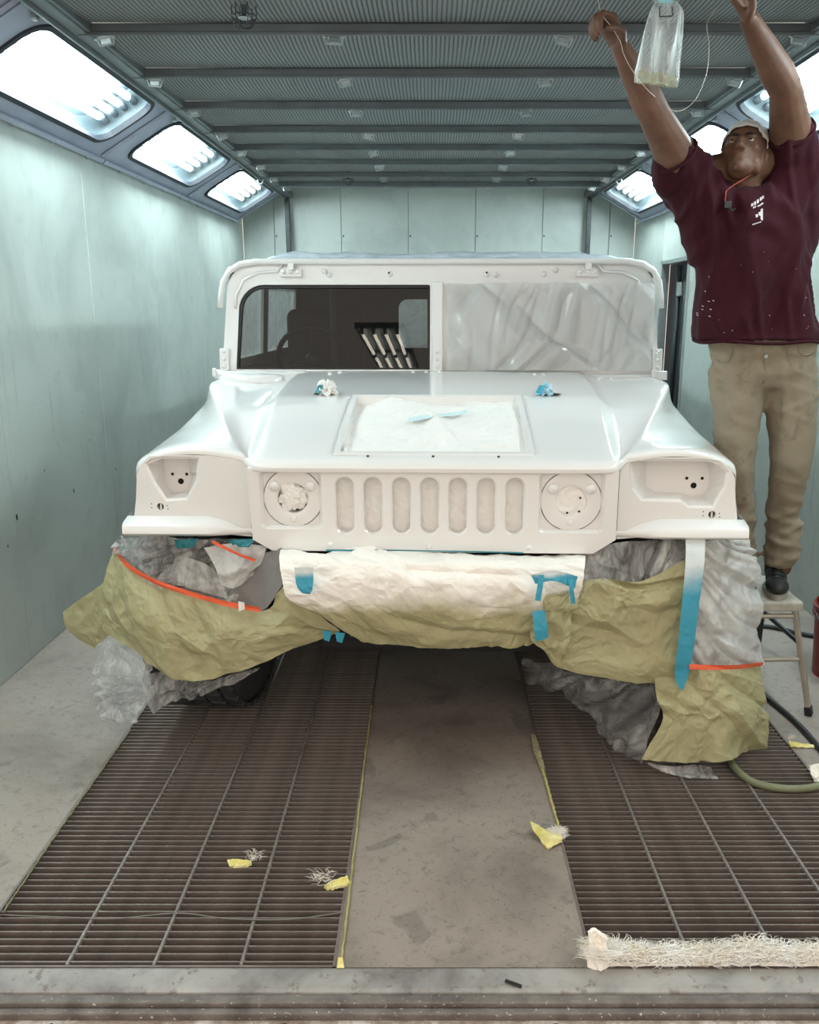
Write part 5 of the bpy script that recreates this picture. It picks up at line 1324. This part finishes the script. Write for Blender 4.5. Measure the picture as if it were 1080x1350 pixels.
fibres(m, 260, lambda r_: Vector((r_.choice((.54, .57, .72, .74, .95)) + r_.uniform(-.02, .02), 1.80, .008)), .045, .055, .0006, 9)
m.build('fringe_fibres', M['fibre'], fb, fix=False, kind='stuff')
A = surf([[Vector((x, 1.782, .004)) for x in np.linspace(.42, x1f, 8)], [Vector((x, 1.795, .008 + .004 * math.sin(x * 23))) for x in np.linspace(.42, x1f, 8)], [Vector((x, 1.82, .004)) for x in np.linspace(.42, x1f, 8)]], 120, 10)
A = ruffle(A, ((.05, .008), (.02, .004)), 301); m = MB(); m.grid([[tuple(q) for q in r_] for r_ in A]); m.build('fringe_core', M['fibre'], fb, fix=False)
def scrap(pts_rows, mat, lab, seed, fib=None, amp=((.03, .005), (.012, .0025)), thick=.008, nm='insulation_scrap', cat='scrap'):
    A = ruffle(surf(pts_rows, 26, 18), amp, seed); m = MB(); m.grid([[tuple(q) for q in r_] for r_ in A]); o = m.build(nm, mat, fix=False, label=lab, cat=cat)
    so = o.modifiers.new('t', 'SOLIDIFY'); so.thickness = thick; so.offset = 1
    if fib:
        m = MB(); fibres(m, fib[2], lambda r_: fib[0] + Vector((r_.uniform(-1, 1) * fib[1], r_.uniform(-1, 1) * fib[1] * .8, r_.uniform(0, .02))), fib[1] * 1.1, .012, .0006, seed); m.build('loose_fibres', M['fibre'], o, fix=False)
    return o
G = lambda x, y, z=.012: PZ(x, y, z)
scrap([[G(699, 1082, .03), G(716, 1090, .03), G(738, 1096, .03)], [G(704, 1096, .02), G(722, 1104, .028), G(742, 1104, .026)], [G(722, 1118, .008), G(732, 1114, .012), G(742, 1110, .012)]], M['fibre_y'], 'yellow insulation tuft with white fluff at the edge of the bare floor strip', 11, (G(735, 1102, .015), .022, 260))
scrap([[G(778, 1232, .10), G(786, 1228, .10), G(796, 1240, .085)], [G(776, 1252, .05), G(790, 1250, .06), G(802, 1254, .05)], [G(774, 1276, .006), G(790, 1281, .008), G(806, 1276, .006)]], M['fibre'], 'upright cream fibreglass clump at the corner of the fringed grate', 13, (G(790, 1258, .03), .034, 900), ((.04, .012), (.015, .005)))
scrap([[G(428, 1166, .01), G(440, 1160, .014), G(458, 1154, .02)], [G(432, 1172, .008), G(444, 1168, .012), G(461, 1162, .015)]], M['fibre_y'], 'yellow insulation shred by the inner edge of the grate', 15, (G(424, 1162, .01), .03, 60))
scrap([[G(299, 1133, .01), G(312, 1132, .012), G(330, 1134, .01)], [G(302, 1141, .006), G(314, 1141, .008), G(332, 1138, .006)]], M['fibre_y'], 'small yellow insulation shred lying mid grate', 17, (G(336, 1134, .008), .02, 50))
scrap([[G(1040, 976, .02), G(1054, 979, .015), G(1074, 981, .012)], [G(1043, 984, .01), G(1056, 984, .01), G(1074, 985, .008)]], M['fibre_y'], 'flat yellow insulation sliver beside the black hose', 19, (G(1043, 976, .02), .012, 30), thick=.004)
scrap([[G(1068, 1010, .04), G(1076, 1007, .045), G(1092, 1006, .04)], [G(1070, 1022, .02), G(1078, 1024, .02), G(1092, 1020, .02)], [G(1074, 1030, .005), G(1082, 1031, .005), G(1094, 1030, .005)]], M['fibre'], 'pale fluffy insulation lump at the outer edge of the fringed grate', 21, (G(1078, 1018, .02), .02, 120))
scrap([[G(446, 1262, .02), G(452, 1262, .02)], [G(444, 1276, .006), G(454, 1276, .006)]], M['fibre_y'], 'cream insulation plug at the near end of the yellow edge strip', 23, None)
# yellow strips in the joint beside the grates
def edge_strip(pts, w, lab, seed, mat):
    c = catmull([tuple(G(x, y, .006)) for x, y in pts], 60); m = MB(); r_ = random.Random(seed)
    m.tube([tuple(q + np.array((r_.uniform(-.0015, .0015), 0, r_.uniform(-.001, .001)))) for q in c], [w * r_.uniform(.7, 1.15) for _ in c], 6); return m.build('edge_seal', mat, label=lab, cat='seal')
edge_strip([(450, 1268), (458, 1200), (466, 1130), (474, 1060), (483, 985), (490, 930)], .0038, 'frayed yellow seal strip along the plain grate, up to the bare floor strip', 3, mat_fibre('dull_yellow_fibre', lin(150, 142, 90), lin(176, 168, 112)))
edge_strip([(737, 1090), (728, 1060), (720, 1030), (714, 1010)], .005, 'thin pale seal strip along the fringed grate edge', 4, mat_fibre('dull_yellow_fibre_b', lin(160, 152, 92), lin(186, 178, 118)))
scrap([[G(700, 968, .01), G(706, 968, .012)], [G(704, 990, .012), G(713, 990, .014)], [G(714, 1014, .008), G(719, 1014, .008)]], mat_fibre('dull_fibre', lin(150, 144, 112), lin(172, 166, 130)), 'dull crumpled seal piece lifting off the fringed grate edge', 25, None, thick=.003)
edge_strip([(4, 1203), (60, 1120), (120, 1035), (172, 962)], .003, 'thin grey-green seal line along the outer edge of the plain grate', 6, simple('dull_seal', lin(126, 124, 96), .8))
m = MB(); A0 = PZ(677, 1298, .008); m.box(-.022, .022, -.004, .004, 0, .006, Matrix.Translation(A0) @ Matrix.Rotation(-.45, 4, 'Z')); m.build('rubber_shred', M['black'], label='small black rubber shred lying on the sill', cat='scrap', bevel=.002)
wire('wire', [PZ(0, 1206, .006), PZ(80, 1209, .008), PZ(150, 1211, .006), PZ(235, 1204, .008), PZ(300, 1211, .006), PZ(380, 1212, .007), PZ(452, 1203, .006)], .0016, simple('dull_wire', lin(120, 116, 112), .6), 'long dull wire lying across the plain grate')

# ------------------------------------------------------------------ shop lights outside the booth, mirrored in the windshield and hood
M['shop_tube'] = mat_emit('warm_shop_tube', (1.0, .90, .74, 1), 16.0)
for x, y, z, lab in ((-.93, -2.60, 2.92, 'four-tube shop light mirrored high in the dark windshield pane'), (-.92, -3.90, 2.90, 'four-tube shop light mirrored low in the dark windshield pane')):
    r = empty('shop_light', (x, y, z), label=lab, cat='light fixture')
    m = MB(); m.box(x - .30, x + .30, y - .64, y + .64, z + .05, z + .12); m.build('housing', M['reflector'], r, bevel=.01)
    for k_ in range(4):
        xx = x - .21 + .14 * k_; m = MB(); m.cyl((xx, y - .6, z), (xx, y + .6, z), .019, 10); m.build('tube', M['shop_tube'], r, smooth=True)
        for s_ in (-1, 1):
            m = MB(); m.box(xx - .02, xx + .02, y + s_ * .61 - .012, y + s_ * .61 + .012, z - .02, z + .06); m.build('tube_socket', M['socket'], r)
